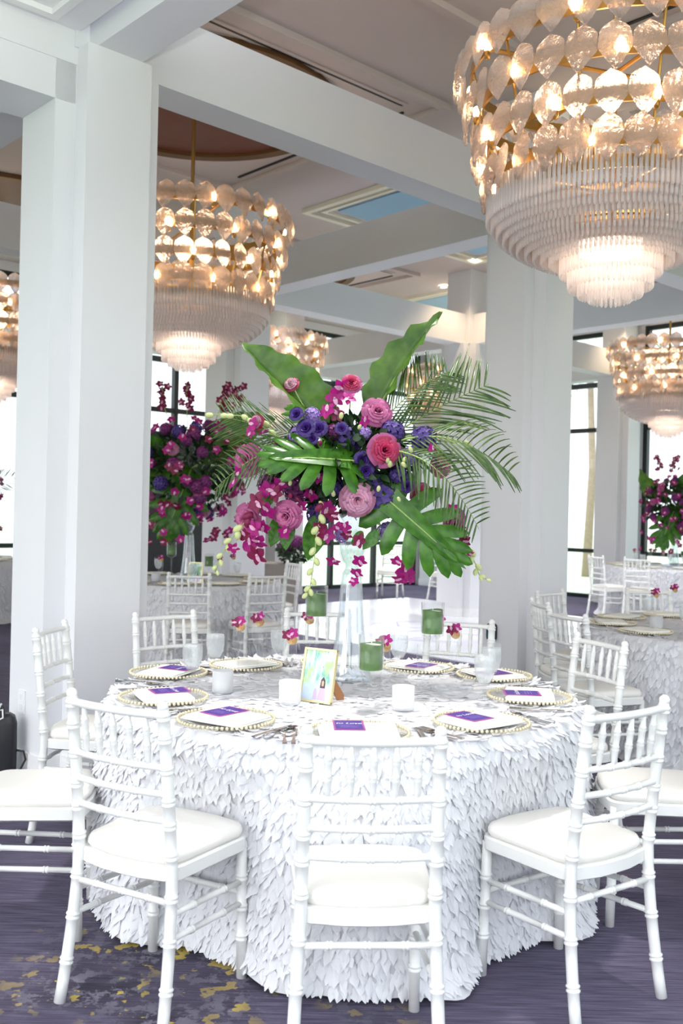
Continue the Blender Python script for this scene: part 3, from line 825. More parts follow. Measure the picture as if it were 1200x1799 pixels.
def chandelier(c, label, fine, seed):
    rnd = random.Random(seed)
    t = thing('crystal_chandelier', label, 'chandelier', (c.x, c.y, ZB), rnd.random()*.2, 'leaf-glass chandeliers of the hall')
    link('frame', GF, t); link('hanging_rod', RODG, t); link('light_core', COREM, t)
    rz = t.rotation_euler.z; cam = Vector((0,0))
    def wpos(R, a): return Vector((c.x+R*cos(a+rz), c.y+R*sin(a+rz)))
    lv = sorted(CD['leaves'], key=lambda q: wpos(q[0], q[1]).length)
    nf = 100 if fine else 0
    mb = MB()
    for n, (R, a, z) in enumerate(lv):
        mt = leaf_mat(R, a, z, (rnd.gauss(0,.12), rnd.gauss(0,.05), rnd.gauss(0,.05)))
        if n < nf: link('glass_leaf', LEAF, t, mw=mt)
        else: mb.add([mt @ v for v in leafV], leafF)
    o = link('glass_leaves', mb.mesh('glass_leaves', M['leafglass'], True), t); o['kind'] = 'stuff'
    rods = sorted(CD['rods'], key=lambda q: wpos(q[0], q[1]).length - (.4 if q[0] < .3 else 0))
    mb = MB()
    for n, (R, a, z0, z1) in enumerate(rods):
        if n < nf: link('crystal_rod', rod_mesh(z1-z0), t, loc=(R*cos(a), R*sin(a), z0))
        else: rod_geo(mb, (R*cos(a), R*sin(a), z0), z1-z0)
    o = link('crystal_rods', mb.mesh('crystal_rods', M['rodglass'], True), t); o['kind'] = 'stuff'
    for k, (R, z) in enumerate(TIERS):
        nb = 9
        for q in range(nb):
            a = 2*pi*(q+.37*k)/nb
            cu = link('candle_cup', CUP, t, loc=((R-.05)*cos(a), (R-.05)*sin(a), z-.075))
            link('bulb', BULB, cu)
    for dz, e in ((2.15,12),(1.46,7)):
        ld = bpy.data.lights.new('chandelier_lamp', 'POINT'); ld.energy = e; ld.color = (1,.68,.44); ld.shadow_soft_size = .12
        lo = bpy.data.objects.new('chandelier_lamp', ld); COL.objects.link(lo); lo.location = (c.x, c.y, ZB+dz+.0)
    return t
B2 = BAY/2
chandelier(uv(B2,-B2), 'huge leaf-glass and crystal chandelier filling the upper right corner', True, 1)
chandelier(uv(B2,B2), 'large leaf-glass chandelier partly hidden behind the near white column', True, 2)
chandelier(uv(BAY+B2,BAY+B2), 'distant chandelier seen behind the tall left leaf of the bouquet', False, 3)
chandelier(uv(2*BAY+B2,B2), 'small-looking chandelier before the right-hand window wall', False, 4)
chandelier(uv(2*BAY+B2,BAY+B2), 'farthest chandelier, glimpsed through the palm fronds', False, 5)
chandelier(uv(B2,BAY+B2), 'chandelier cut by the left picture edge beyond the near column', False, 6)
# ================================================================ flowers
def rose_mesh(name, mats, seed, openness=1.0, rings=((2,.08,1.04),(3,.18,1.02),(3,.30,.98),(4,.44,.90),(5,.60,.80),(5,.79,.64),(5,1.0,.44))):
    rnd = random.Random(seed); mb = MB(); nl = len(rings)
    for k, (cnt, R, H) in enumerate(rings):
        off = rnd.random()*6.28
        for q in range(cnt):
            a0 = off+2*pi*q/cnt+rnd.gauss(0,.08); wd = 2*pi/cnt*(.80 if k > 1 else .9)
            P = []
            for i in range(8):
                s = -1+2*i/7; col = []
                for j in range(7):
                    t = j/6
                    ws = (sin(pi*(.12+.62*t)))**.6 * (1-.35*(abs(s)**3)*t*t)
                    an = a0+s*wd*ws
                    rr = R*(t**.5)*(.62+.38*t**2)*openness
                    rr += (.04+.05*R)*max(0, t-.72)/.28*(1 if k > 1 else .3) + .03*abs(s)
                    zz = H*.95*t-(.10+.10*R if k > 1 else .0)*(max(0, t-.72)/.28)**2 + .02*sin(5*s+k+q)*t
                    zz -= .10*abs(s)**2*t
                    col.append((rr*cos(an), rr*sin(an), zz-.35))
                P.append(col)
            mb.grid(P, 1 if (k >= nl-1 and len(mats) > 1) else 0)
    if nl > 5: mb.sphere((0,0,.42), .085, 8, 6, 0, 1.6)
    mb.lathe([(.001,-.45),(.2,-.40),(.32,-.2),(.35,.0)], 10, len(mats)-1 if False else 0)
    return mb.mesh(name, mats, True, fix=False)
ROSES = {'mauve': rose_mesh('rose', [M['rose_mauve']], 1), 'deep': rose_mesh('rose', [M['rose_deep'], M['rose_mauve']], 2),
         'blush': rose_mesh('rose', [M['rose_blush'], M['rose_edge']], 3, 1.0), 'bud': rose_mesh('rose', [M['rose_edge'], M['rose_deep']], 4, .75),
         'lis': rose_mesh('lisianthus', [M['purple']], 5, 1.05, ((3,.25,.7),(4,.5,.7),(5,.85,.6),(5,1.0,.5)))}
def petal_grid(mb, M_, Ln, W, bend, mi, nr=5, nc=4, pw=1.0):
    old = mb.M; mb.M = old @ M_
    P = []
    for i in range(nr+1):
        t = i/nr; w = W*(sin(pi*min(.97, t*.93+.04)))**.7; row = []
        for j in range(nc+1):
            s = -1+2*j/nc
            row.append((s*w, t*Ln, bend*t*t*Ln+.12*W*s*s))
        P.append(row)
    mb.grid(P, mi); mb.M = old
def orchid_mesh(name, m1, seed=0):
    rnd = random.Random(seed); mb = MB()
    for a, Ln, W in ((90,1.0,.33),(90+72,.95,.42),(90-72,.95,.42),(90+144,.95,.30),(90-144,.95,.30)):
        petal_grid(mb, Matrix.Rotation(math.radians(a-90), 4, 'Z') @ Matrix.Rotation(.25+rnd.gauss(0,.12), 4, 'X'), Ln, W, -.25, 0)
    petal_grid(mb, Matrix.Rotation(pi, 4, 'Z') @ Matrix.Rotation(.9, 4, 'X'), .55, .22, -.9, 1)
    mb.sphere((0,.02,.08), .13, 8, 6, 1)
    return mb.mesh(name, [m1, M['orchidlip']], True, fix=False)
ORCH = [orchid_mesh('orchid_bloom', M['orchid'], 1), orchid_mesh('orchid_bloom', M['orchid'], 2), orchid_mesh('orchid_bloom', M['orchid2'], 3)]
def hyd_mesh(m1, seed, n=70):
    rnd = random.Random(seed); mb = MB()
    for k in range(n):
        zz = 1-2*(k+.5)/n; a = k*2.39996; r = sqrt(1-zz*zz)
        d = Vector((r*cos(a), r*sin(a), zz)); p = d*(.86+rnd.uniform(-.08,.08))
        q = d.to_track_quat('Z', 'Y').to_matrix().to_4x4(); R = Matrix.Translation(p) @ q @ Matrix.Rotation(rnd.random()*3, 4, 'Z')
        for z in range(4):
            petal_grid(mb, R @ Matrix.Rotation(z*pi/2, 4, 'Z') @ Matrix.Rotation(.25, 4, 'X'), .27, .12, -.1, 0, 2, 2)
    mb.sphere((0,0,0), .66, 10, 8)
    return mb.mesh('hydrangea_head', m1, True, fix=False)
HYD = {'deep': hyd_mesh(M['hyd'], 1), 'lilac': hyd_mesh(M['hyd2'], 2), 'wine': hyd_mesh(M['hydwine'], 3)}
def put(name, me, root, p, d, s, roll=0.0):
    """place a mesh whose +Z should point along d; p in world; root unrotated"""
    q = Vector(d).normalized().to_track_quat('Z', 'Y').to_matrix().to_4x4()
    mw = Matrix.Translation(Vector(p)-Vector(root.location)) @ q @ Matrix.Rotation(roll, 4, 'Z') @ Matrix.Scale(s, 4)
    return link(name, me, root, mw=mw)
def frame_from(base, tip, facing):
    """matrix: +Y from base to tip, +Z towards facing"""
    y = (tip-base).normalized(); z = Vector(facing); z = (z-y*z.dot(y)).normalized(); x = y.cross(z)
    m = Matrix((x, y, z)).transposed().to_4x4(); m.translation = base; return m, (tip-base).length
def place_leaf(name, me, root, base, tip, facing, width=1.0):
    m, l = frame_from(base, tip, facing)
    mw = Matrix.Translation(-Vector(root.location)) @ m @ Matrix.Diagonal((l*width, l, l, 1)); return link(name, me, root, mw=mw)
def big_leaf(seed, W=.17, ripple=.03, droop=.12, fold=.18, mat='green'):
    rnd = random.Random(seed); mb = MB(); P = []
    nr, nc = 22, 10
    for i in range(nr+1):
        t = i/nr; w = W*(sin(pi*t**.85))**.8 + .002
        row = []
        for j in range(nc+1):
            s = -1+2*j/nc
            rp = ripple*sin(t*34+3*s+seed)*abs(s)**2
            vein = .004*sin(t*90-abs(s)*10)
            row.append((s*w+.02*sin(t*5+seed), .12+t*.88+.03*abs(s)*(.5-t), fold*abs(s)*w*2.2+rp-droop*t*t+vein))
        P.append(row)
    mb.grid(P, 0)
    mb.tube([(0,0,.0),(0,.12,0),(.02*sin(2.5+seed),.5,-droop*.25-.002),(.02*sin(4.5+seed),.95,-droop*.9-.002)], [.011,.012,.008,.003], 6, 1)
    return mb.mesh('broad_leaf', [M[mat], M['stem']], True, fix=False)
BL = [big_leaf(1, .15, .02, .12, .45), big_leaf(2, .11, .025, .05, .4), big_leaf(3, .22, .015, .15, .1, 'monst')]
def monstera():
    mb = MB()
    mid = lambda t: Vector((0, .18+.82*t, -.10*t*t))
    # central blade near the rib
    P = []
    for i in range(15):
        t = i/14; w = .14*(1-t)**.5+.012
        c = mid(t); P.append([tuple(c+Vector((s*w, 0, .03*abs(s)))) for s in (-1,-.5,0,.5,1)])
    mb.grid(P, 0)
    lob = [(.02,-62,.34,.10),(.10,-22,.46,.070),(.24,4,.50,.064),(.38,22,.47,.062),(.52,37,.41,.060),(.66,52,.33,.058),(.80,66,.24,.055)]
    for sg in (-1, 1):
        for n, (t0, an, Ln, W) in enumerate(lob):
            a = math.radians(an); d = Vector((sg*cos(a), sin(a), 0)); n_ = Vector((-d.y, d.x, 0))
            P = []
            for i in range(9):
                t = i/8; w = W*(1.0+.25*t)*(1-(t**5))**.5 if t < 1 else .004
                bend = .12*t*t
                c = mid(t0)+d*(Ln*t)+Vector((0,bend*.35,-.10*t*t+.03*t))
                P.append([tuple(c+n_*(s*w)+Vector((0,0,-.012*s*s))) for s in (-1,-.5,0,.5,1)])
            mb.grid(P, 0)
    mb.add([tuple(mid(.93)+Vector((-.055,0,0))), tuple(mid(.93)+Vector((.055,0,0))), tuple(mid(1)+Vector((0,.09,-.01)))], [(0,1,2)])
    mb.tube([(0,0,0),(0,.18,.002),(0,.6,-.02),(0,.98,-.095)], [.012,.012,.008,.003], 6, 1)
    return mb.mesh('split_leaf', [M['monst'], M['stem']], True, fix=False)
MONST = monstera()
def palm(seed, n=30, L_=.42, droop=.25, arch=.25, sweep=58):
    rnd = random.Random(seed); mb = MB()
    rib = lambda t: Vector((0, t, arch*sin(pi*t*.9)-droop*t*t))
    mb.tube([rib(i/10) for i in range(11)], [.010*(1-.08*i) for i in range(11)], 6, 1)
    for k in range(n):
        t = .16+.84*k/n
        for sg in (-1, 1):
            Ln = L_*(sin(pi*(.12+.80*t)))**.7*rnd.uniform(.9,1.05); a = math.radians(sweep-8+rnd.gauss(0,3)-sg*0+14*(t-.5)*2)
            d = Vector((sg*sin(a), cos(a), 0)); b = rib(t); dr = rnd.uniform(.25,.5)
            P = []
            for i in range(6):
                s = i/5; w = .0080*(sin(pi*min(.98, .1+.85*s)))**.6
                c = b+d*(Ln*s)+Vector((0,0,.10*Ln*s-dr*Ln*s*s))
                nn = Vector((-d.y, d.x, 0))
                P.append([tuple(c+nn*w+Vector((0,0,.004))), tuple(c), tuple(c-nn*w+Vector((0,0,.004)))])
            mb.grid(P, 0)
    return mb.mesh('palm_frond', [M['palm'], M['stem']], True, fix=False)
PALM = [palm(1, 24), palm(2, 21, .5, .1, .1, 50), palm(3, 26, .36, .35, .3, 66)]
def foliage_mesh(name, rx, ry, rz, n, seed, mat='foliage', size=.06):
    rnd = random.Random(seed); mb = MB()
    for k in range(n):
        d = Vector((rnd.gauss(0,1), rnd.gauss(0,1), rnd.gauss(0,1))).normalized()
        rr = rnd.uniform(.35,1)**.6; p = Vector((d.x*rx*rr, d.y*ry*rr, d.z*rz*rr))
        dd = (d+Vector((rnd.gauss(0,.6), rnd.gauss(0,.6), rnd.gauss(0,.6)))).normalized()
        q = dd.to_track_quat('Y', 'Z').to_matrix().to_4x4()
        petal_grid(mb, Matrix.Translation(p) @ q @ Matrix.Rotation(rnd.random()*6, 4, 'Y'), size*rnd.uniform(.7,1.3), size*.27*rnd.uniform(.8,1.2), -.3, 0, 3, 2)
    for k in range(26):
        d = Vector((rnd.gauss(0,1), rnd.gauss(0,1), rnd.gauss(0,.8))).normalized()
        mb.tube([(0,0,-rz*.6), (d.x*rx*.5, d.y*ry*.5, d.z*rz*.4), (d.x*rx, d.y*ry, d.z*rz)], [.004,.003,.002], 4)
    return mb.mesh(name, M[mat], True, fix=False)

FD = 4.12     # depth of the bouquet centre
vbase = Vector((.05, 4.13, TH_+.004))
vt = thing('tall_glass_vase', 'tall clear glass vase with bulb neck carrying the big central bouquet', 'vase', vbase)
vprof = [(.001,.004),(.085,.004),(.098,.0),(.10,.008),(.092,.02),(.08,.07),(.066,.16),(.055,.27),(.048,.38),(.043,.44),(.040,.455),(.031,.465),(.030,.485),(.042,.50),(.053,.53),(.057,.56),(.052,.60),(.038,.625),(.034,.64),(.05,.67),(.07,.70)]
mb = MB(); mb.lathe(vprof, 36); mb.lathe([(max(.001,r-.005), z+.004) for r, z in vprof[1:]], 36)
VASE = mb.mesh('vase_body', M['vaseglass'], True, fix=False); link('vase_body', VASE, vt)
mb = MB(); mb.lathe([(.001,.53),(.03,.535),(.046,.56),(.04,.60),(.001,.605)], 20); 
for k in range(9):
    a = k*.7; mb.tube([(.012*cos(a), .012*sin(a), .52), (.02*cos(a), .02*sin(a), .70)], .003, 5)
BQ = thing('floral_bouquet', 'huge tropical bouquet of pink roses, magenta orchids, palm and split leaves in the tall vase', 'flower arrangement', (vbase.x, vbase.y, TH_+.70))
root = BQ
C0 = pix(608, 815, FD)
fo = foliage_mesh('foliage', .27, .22, .20, 1000, 11); o = link('foliage', fo, root, loc=C0-Vector(root.location)); o['kind'] = 'stuff'
def P(x, y, dd=0.0): return pix(x, y, FD+dd)
S = FPX/FD
def outward(x, y, k=1.0):
    return Vector(((x-608)/260*k, -1.0, -(y-815)/260*k))
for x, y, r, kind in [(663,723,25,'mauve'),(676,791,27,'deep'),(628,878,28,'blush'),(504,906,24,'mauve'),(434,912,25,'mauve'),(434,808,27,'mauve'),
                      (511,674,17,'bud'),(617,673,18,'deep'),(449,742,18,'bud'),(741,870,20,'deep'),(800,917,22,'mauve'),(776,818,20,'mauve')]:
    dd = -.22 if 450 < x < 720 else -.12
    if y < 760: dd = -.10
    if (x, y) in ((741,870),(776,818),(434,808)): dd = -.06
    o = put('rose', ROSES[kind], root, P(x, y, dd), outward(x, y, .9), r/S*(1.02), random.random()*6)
    if y < 760:
        me = MB(); me.tube([P(x,y,dd)-Vector(root.location), (P(x,y,dd)+P(608,830))*.5-Vector(root.location)+Vector((0,0,-.02)), P(608,830)-Vector(root.location)], .003, 5)
        link('stem', me.mesh('stem', M['stem'], True), root)
for x, y, r in [(520,727,10),(537,751,13),(560,752,12),(600,752,9),(637,808,12),(643,828,12),(548,770,9),(716,855,9)]:
    put('lisianthus', ROSES['lis'], root, P(x, y, -.2), outward(x, y), r/S*1.15, random.random()*6)
for x, y, r, k in [(672,878,34,'deep'),(680,935,19,'lilac'),(530,768,24,'lilac'),(745,772,24,'deep'),(600,940,14,'lilac'),(655,850,22,'deep'),(560,905,22,'deep'),(610,775,26,'deep'),(690,760,22,'deep'),(520,860,24,'wine'),(470,850,18,'wine')]:
    put('hydrangea_head', HYD[k], root, P(x, y, -.12 if k == 'deep' else -.1), outward(x, y), r/S, random.random()*6)
rnd = random.Random(5)
def orchid_at(x, y, r, dd=-.2, kind=None):
    put('orchid_bloom', ORCH[kind if kind is not None else rnd.choice((0,0,1,2))], root, P(x, y, dd+rnd.uniform(-.03,.03)), outward(x, y)+Vector((rnd.gauss(0,.5),0,rnd.gauss(0,.5))), r/S, rnd.random()*6)
for x, y, r in [(600,682,20),(588,700,18),(575,722,17),(612,700,15),(592,728,14),(445,745,13),(462,760,12),(440,760,10),
                (452,882,20),(470,896,18),(448,930,18),(463,925,15),(440,955,22),(452,975,20),(470,860,16),(485,868,16),(492,850,14),(430,940,13),(410,962,12),(455,950,17),
                (575,893,16),(584,905,14),(560,925,15),(574,940,16),(560,935,13),(590,925,12),
                (609,938,12),(630,950,14),(632,985,14),(627,1005,13),(586,985,14),(622,1022,10),(606,925,12),
                (712,1002,20),(704,1016,17),(720,1012,16),(697,985,12),(795,898,15),(806,930,14),(815,950,14),(825,972,9),(790,935,12),(762,985,0)]:
    if r: orchid_at(x, y, r, -.22 if y > 840 and x < 700 else -.12)
mb = MB(); mb.sphere((0,0,0), 1, 8, 7, sz=1.5); BUD = mb.mesh('bud', M['bud'], True); mb = MB(); mb.sphere((0,0,0), 1, 8, 7, sz=1.5); BUDP = mb.mesh('bud', M['orchid2'], True)
def spray(pts, r0, r1, dd, ncol=0, n=10):
    Q = [P(x, y, dd) for x, y in pts]; mb = MB(); mb.tube([q-Vector(root.location) for q in Q], .0022, 5)
    st_ = link('flower_stem', mb.mesh('flower_stem', M['stem'], True), root)
    for k in range(n):
        t = k/(n-1)*(len(Q)-1); i = min(int(t), len(Q)-2); q = Q[i].lerp(Q[i+1], t-i)
        sd = 1 if k % 2 else -1; off = Vector((sd*.010, 0, -.004)); s = (r0+(r1-r0)*k/(n-1))/S
        d = (Q[i+1]-Q[i]).normalized()+Vector((sd*.6,0,0))
        m_ = Matrix.Translation(q+off-Vector(root.location)) @ d.to_track_quat('Z','Y').to_matrix().to_4x4() @ Matrix.Scale(s, 4)
        link('bud', BUDP if k < ncol else BUD, st_, mw=m_)
spray([(440,905),(420,930),(400,955),(385,985),(378,1005)], 7, 3, -.2, 2)
spray([(565,890),(556,940),(552,985),(545,1030),(540,1045)], 6, 4, -.25, 1, 11)
spray([(805,930),(820,960),(835,990),(842,1010),(855,1018)], 7, 3, -.1, 3)
spray([(520,800),(470,745),(420,730),(372,728)], 5, 5, -.05, 0, 9)
spray([(700,800),(770,770),(815,775),(830,790)], 5, 4, -.05, 0, 8)
spray([(690,960),(680,930),(640,900)], 4, 4, -.05, 0, 5)
# more bloom in the heart of the bouquet
for x, y, r, k in [(548,730,15,'lilac'),(585,760,16,'wine'),(720,800,17,'lilac'),(700,835,18,'deep'),(590,860,16,'deep'),(640,762,13,'lilac'),(655,905,15,'deep'),(480,820,15,'wine')]:
    put('hydrangea_head', HYD[k], root, P(x, y, -.14), outward(x, y), r/S, random.random()*6)
for k in range(22):
    a = random.random()*6.28; e = random.uniform(.2, 1)**.5; x, y = 600+150*e*cos(a), 815+95*e*sin(a)
    m_ = Matrix.Translation(P(x, y, -.22-.03*random.random())-Vector(root.location)) @ Vector((random.gauss(0,.5),-.4,1)).to_track_quat('Z','Y').to_matrix().to_4x4() @ Matrix.Scale(random.uniform(3,4.6)/S, 4)
    link('bud', random.choice((BUD, BUDP, BUD)), root, mw=m_)
for x, y, r in [(545,870,15),(530,890,13),(500,935,13),(640,740,12),(560,840,12),(700,900,12),(760,790,13),(420,830,13),(410,850,12)]: orchid_at(x, y, r, -.2)
# leaves
place_leaf('broad_leaf', BL[0], root, P(600,800,-.05), P(436,583,-.10), (.75,-1,.25), 1.05)
place_leaf('broad_leaf', BL[1], root, P(618,800,.0), P(768,538,.05), (-.8,-1,.2), .95)
place_leaf('split_leaf', MONST, root, P(640,812,-.18), P(476,795,-.34), (0,-.85,.55), .82)
place_leaf('split_leaf', MONST, root, P(655,855,-.16), P(806,985,-.26), (-.15,-1,.25), .80)
place_leaf('split_leaf', MONST, root, P(585,770,.02), P(520,700,.25), (0,-.6,.8), .8)
place_leaf('palm_frond', PALM[0], root, P(640,800,-.05), P(905,805,-.12), (.05,-.75,.65), .85)
place_leaf('palm_frond', PALM[1], root, P(620,810,.0), P(862,668,.10), (.0,-1,.25), .75)
place_leaf('palm_frond', PALM[0], root, P(640,780,.02), P(790,640,.05), (-.4,-1,-.1), .8)
place_leaf('palm_frond', PALM[2], root, P(660,790,-.10), P(850,900,-.25), (.2,-.9,.4), .9)
place_leaf('palm_frond', PALM[2], root, P(590,800,-.05), P(375,830,-.15), (0,-.85,.5), .75)
place_leaf('palm_frond', PALM[1], root, P(590,790,.0), P(385,728,.05), (.1,-1,.1), .62)
for bx, by, tx, ty in [(560,890,545,985),(500,890,478,960),(500,900,505,965),(640,930,620,955),(668,925,640,965),(690,925,672,960),(480,850,455,900)]:
    place_leaf('small_leaf', BL[2], root, P(bx,by,-.15), P(tx,ty,-.2), (.2,-1,.2), 1.0)

# ---- background bouquets
def bg_bouquet(loc, s, seed, label, big=True, wine=True, nr=9):
    rnd = random.Random(seed); t = thing('floral_bouquet', label, 'flower arrangement', loc)
    W, H = .50*s, .46*s
    o = link('foliage', foliage_mesh('foliage', W*.85, W*.8, H*.8, 700, seed, size=.085), t, loc=(0,0,H*.55)); o['kind'] = 'stuff'
    cen = Vector(loc)+Vector((0,0,H*.55)); tocam = (Vector((0,0,1.47))-cen).normalized()
    def surf(spread=1.0):
        while True:
            d = Vector((rnd.gauss(0,1), rnd.gauss(0,1), rnd.gauss(0,1))).normalized()
            if d.dot(tocam) > -.2: break
        return cen+Vector((d.x*W*spread, d.y*W*spread, d.z*H*spread)), d
    for k in range(nr):
        p, d = surf(.9); put('rose', ROSES[rnd.choice(('mauve','mauve','deep','blush'))], t, p, d+tocam*.6, .052*s, rnd.random()*6)
    for k in range(22):
        p, d = surf(.9); put('hydrangea_head', HYD['wine' if rnd.random() < .7 else 'deep'], t, p, d, rnd.uniform(.042,.07)*s)
    for k in range(90):
        p, d = surf(1.02)
        if rnd.random() < .35: p = cen+Vector((d.x*W, d.y*W, -H*rnd.uniform(.6,1.5)))
        put('orchid_bloom', ORCH[rnd.choice((0,1,2))], t, p, d+tocam, .043*s, rnd.random()*6)
    if big:
        for k in range(5):
            a = rnd.random()*6.28
            e = Vector((cos(a), sin(a)*.6, rnd.uniform(.0,.8))); place_leaf('broad_leaf', BL[rnd.choice((0,2))], t, cen, cen+e*W*1.5, tocam+Vector((rnd.gauss(0,.3),0,rnd.gauss(0,.3))), 1.3)
        place_leaf('palm_frond', PALM[0], t, cen, cen+Vector((W*1.5,0,H*.3)), tocam, .7)
        place_leaf('split_leaf', MONST, t, cen+tocam*.2, cen+tocam*.4+Vector((-W*.4,0,-H*1.2)), tocam, .9)
    # upright sprays
    for sx in (-.25, -.05, .25, .38):
        pts = [cen+Vector((sx*s*.6, 0, H*.6)), cen+Vector((sx*s, 0, H*1.2)), cen+Vector((sx*s*1.1, 0, H*1.65))]
        mb = MB(); mb.tube([p-Vector(loc) for p in pts], .004, 5); link('flower_stem', mb.mesh('flower_stem', M['stem'], True), t)
        for k in range(9):
            q = pts[1].lerp(pts[2], k/8)+Vector((rnd.gauss(0,.035), rnd.gauss(0,.03), 0)); put('orchid_bloom', ORCH[2], t, q, tocam+Vector((rnd.gauss(0,.6), 0, rnd.gauss(0,.6))), .042*s, rnd.random()*6)
    return t
def vase_at(c, label, s=1.0):
    t = dup(vt, (c.x, c.y, TH_+.004), 0, label); return t
for c, s, sd, w in [(T2, 1.0, 21, 'left background table'), (T4+Vector((.12,0,0)), 1.0, 22, 'far right window table'), (T5+Vector((.12,0,0)), 1.0, 23, 'far left table')]:
    vase_at(c, 'tall clear vase standing on the '+w)
    bg_bouquet((c.x, c.y, TH_+(.82 if c is T2 else .66)), 1.12*s if c is T2 else s, sd, 'dark purple and pink tropical bouquet in the vase on the '+w)
# low arrangement between the tables
tb = thing('side_table', 'small grey wood pedestal under the low wine-coloured blooms', 'table', (-.86,13.3,0))
mb = MB(); mb.box(-.28,-.28,0,.28,.28,.72); mb.box(-.3,-.3,.72,.3,.3,.75); link('pedestal_body', mb.mesh('pedestal_body', simple('grey_oak', rgb(132,124,116), .7, var=.2, vscale=6)), tb)
lb = thing('floral_bouquet', 'low mound of dark wine-purple blooms behind the main bouquet', 'flower arrangement', (-.62,13.2,.76))
link('foliage', foliage_mesh('foliage', .26, .26, .14, 300, 31, size=.06), lb, loc=(0,0,.14))['kind'] = 'stuff'
for k in range(16):
    a = rnd.random()*6.28; e = rnd.random(); put('hydrangea_head', HYD['wine'], lb, Vector(lb.location)+Vector((.24*cos(a)*e, .24*sin(a)*e, .12+.18*(1-e*e))), (0,0,1), .085)
# ================================================================ things on the table
TZ = TH_+.004
def sd_(x, y):   # side word
    a = ''
    return a
# --- charger, napkin, menu card, cutlery (prototypes at the origin, +y toward the table centre)
mb = MB(); mb.lathe([(.001,.008),(.10,.008),(.12,.011),(.158,.016),(.160,.013),(.12,.004),(.10,0),(.001,0)], 48); CHG = mb.mesh('glass_plate', M['plate'], True)
mb = MB()
for k in range(64):
    a = 2*pi*k/64; mb.sphere((.161*cos(a), .161*sin(a), .015), .0064, 6, 4)
BEAD = mb.mesh('beaded_rim', M['goldbead'], True)
def charger(p, rz, label, first=[None]):
    if first[0] is None:
        t = thing('charger_plate', label, 'charger plate', p, rz, 'glass charger plates with gold beaded rims')
        link('glass_plate', CHG, t); link('beaded_rim', BEAD, t); first[0] = t; return t
    return dup(first[0], p, rz, label)
mb = MB(); loft(mb, rrect(.125,.13,-.092,.092,.004,.012,3), [(.004,0),(0,.002),(0,.004),(.004,.006)]); 
mb.M = Matrix.Translation((.004,.004,.006)); loft(mb, rrect(.118,.122,-.085,.085,.004,.012,3), [(.003,0),(0,.002),(0,.005),(.006,.008),(.03,.009)])
NAP = mb.mesh('napkin', M['napkin'], True)
def card_obj():
    t = thing('menu_card', '', 'menu card'); W, H = .050, .070
    mb = MB(); mb.box(-W,-H,0,W,H,.0012); link('card_stock', mb.mesh('card_stock', M['cardborder']), t)
    mb = MB(); mb.box(-W+.006,-H+.008,.0012,W-.006,H-.008,.0016); link('printed_panel', mb.mesh('printed_panel', M['cardpurple']), t)
    def txt(body, size, y, shear=0.3, nm='lettering'):
        cu = bpy.data.curves.new(nm, 'FONT'); cu.body = body; cu.size = size; cu.align_x = 'CENTER'; cu.shear = shear; cu.offset = .0003
        ob = bpy.data.objects.new('tmp', cu); COL.objects.link(ob)
        dg = bpy.context.evaluated_depsgraph_get(); me = bpy.data.meshes.new_from_object(ob.evaluated_get(dg)); bpy.data.objects.remove(ob)
        me.materials.clear(); me.materials.append(M['ink']); link(nm, me, t, loc=(0, y, .0019))
    txt('to Love', .027, .012)
    mb = MB()
    for k, (y, w) in enumerate(((-.012,.034),(-.024,.026),(-.035,.030))): mb.box(-w,y-.0012,.0017,w,y+.0012,.0019)
    link('printed_lines', mb.mesh('printed_lines', M['hyd2']), t)
    return t
CARD0 = card_obj()
def fork_mesh():
    mb = MB(); mb.box(-.0045,-.10,.002,.0045,.03,.0045); mb.box(-.011,.03,.002,.011,.05,.0045)
    for k in range(4): x = -.0095+k*.0063; mb.box(x-.0014,.05,.002,x+.0014,.095,.0045)
    mb.box(-.007,-.105,.0015,.007,-.07,.005); return mb.mesh('fork', M['steel'])
def knife_mesh():
    mb = MB(); mb.box(-.006,-.11,.002,.006,.0,.006); mb.add([(-.007,0,.003),(.008,0,.003),(.009,.08,.003),(-.002,.115,.003),(-.007,.09,.003)], [(0,1,2,3,4)]); mb.add([(-.007,0,.005),(.008,0,.005),(.009,.08,.004),(-.002,.115,.004),(-.007,.09,.004)], [(4,3,2,1,0)])
    return mb.mesh('knife', M['steel'])
def spoon_mesh():
    mb = MB(); mb.tube([(0,-.1,.004),(0,0,.0035),(0,.05,.004)], [.005,.0035,.003], 6); P_ = []
    mb.lathe([(.001,.002),(.010,.003),(.017,.007)], 14, 0, (0,0,0)); 
    n = len(mb.v)
    mb.v = mb.v[:18]+[(x, y*1.5+.07, z) for x, y, z in mb.v[18:]]
    return mb.mesh('spoon', M['steel'], True)
FORK, KNIFE, SPOON = fork_mesh(), knife_mesh(), spoon_mesh()
places = [ # x, D, label, card offset rotation
 (630,1287,'at the front centre seat'),(397,1263,'at the front left seat'),(287,1224,'second from the front on the left'),(296,1181,'farthest back on the left'),
 (846,1268,'at the front right seat'),(930,1223,'second from the front on the right'),(868,1186,'third from the front on the right'),
 (735,1172,'at the back right of the tall vase'),(432,1168,'at the back left of the photo frame'),(590,1163,'at the very back behind the vase')]
first_nap = None
def place_on(root, x, y, dx, dy, rz):
    c, s = cos(rz), sin(rz); return (x+dx*c-dy*s, y+dx*s+dy*c)
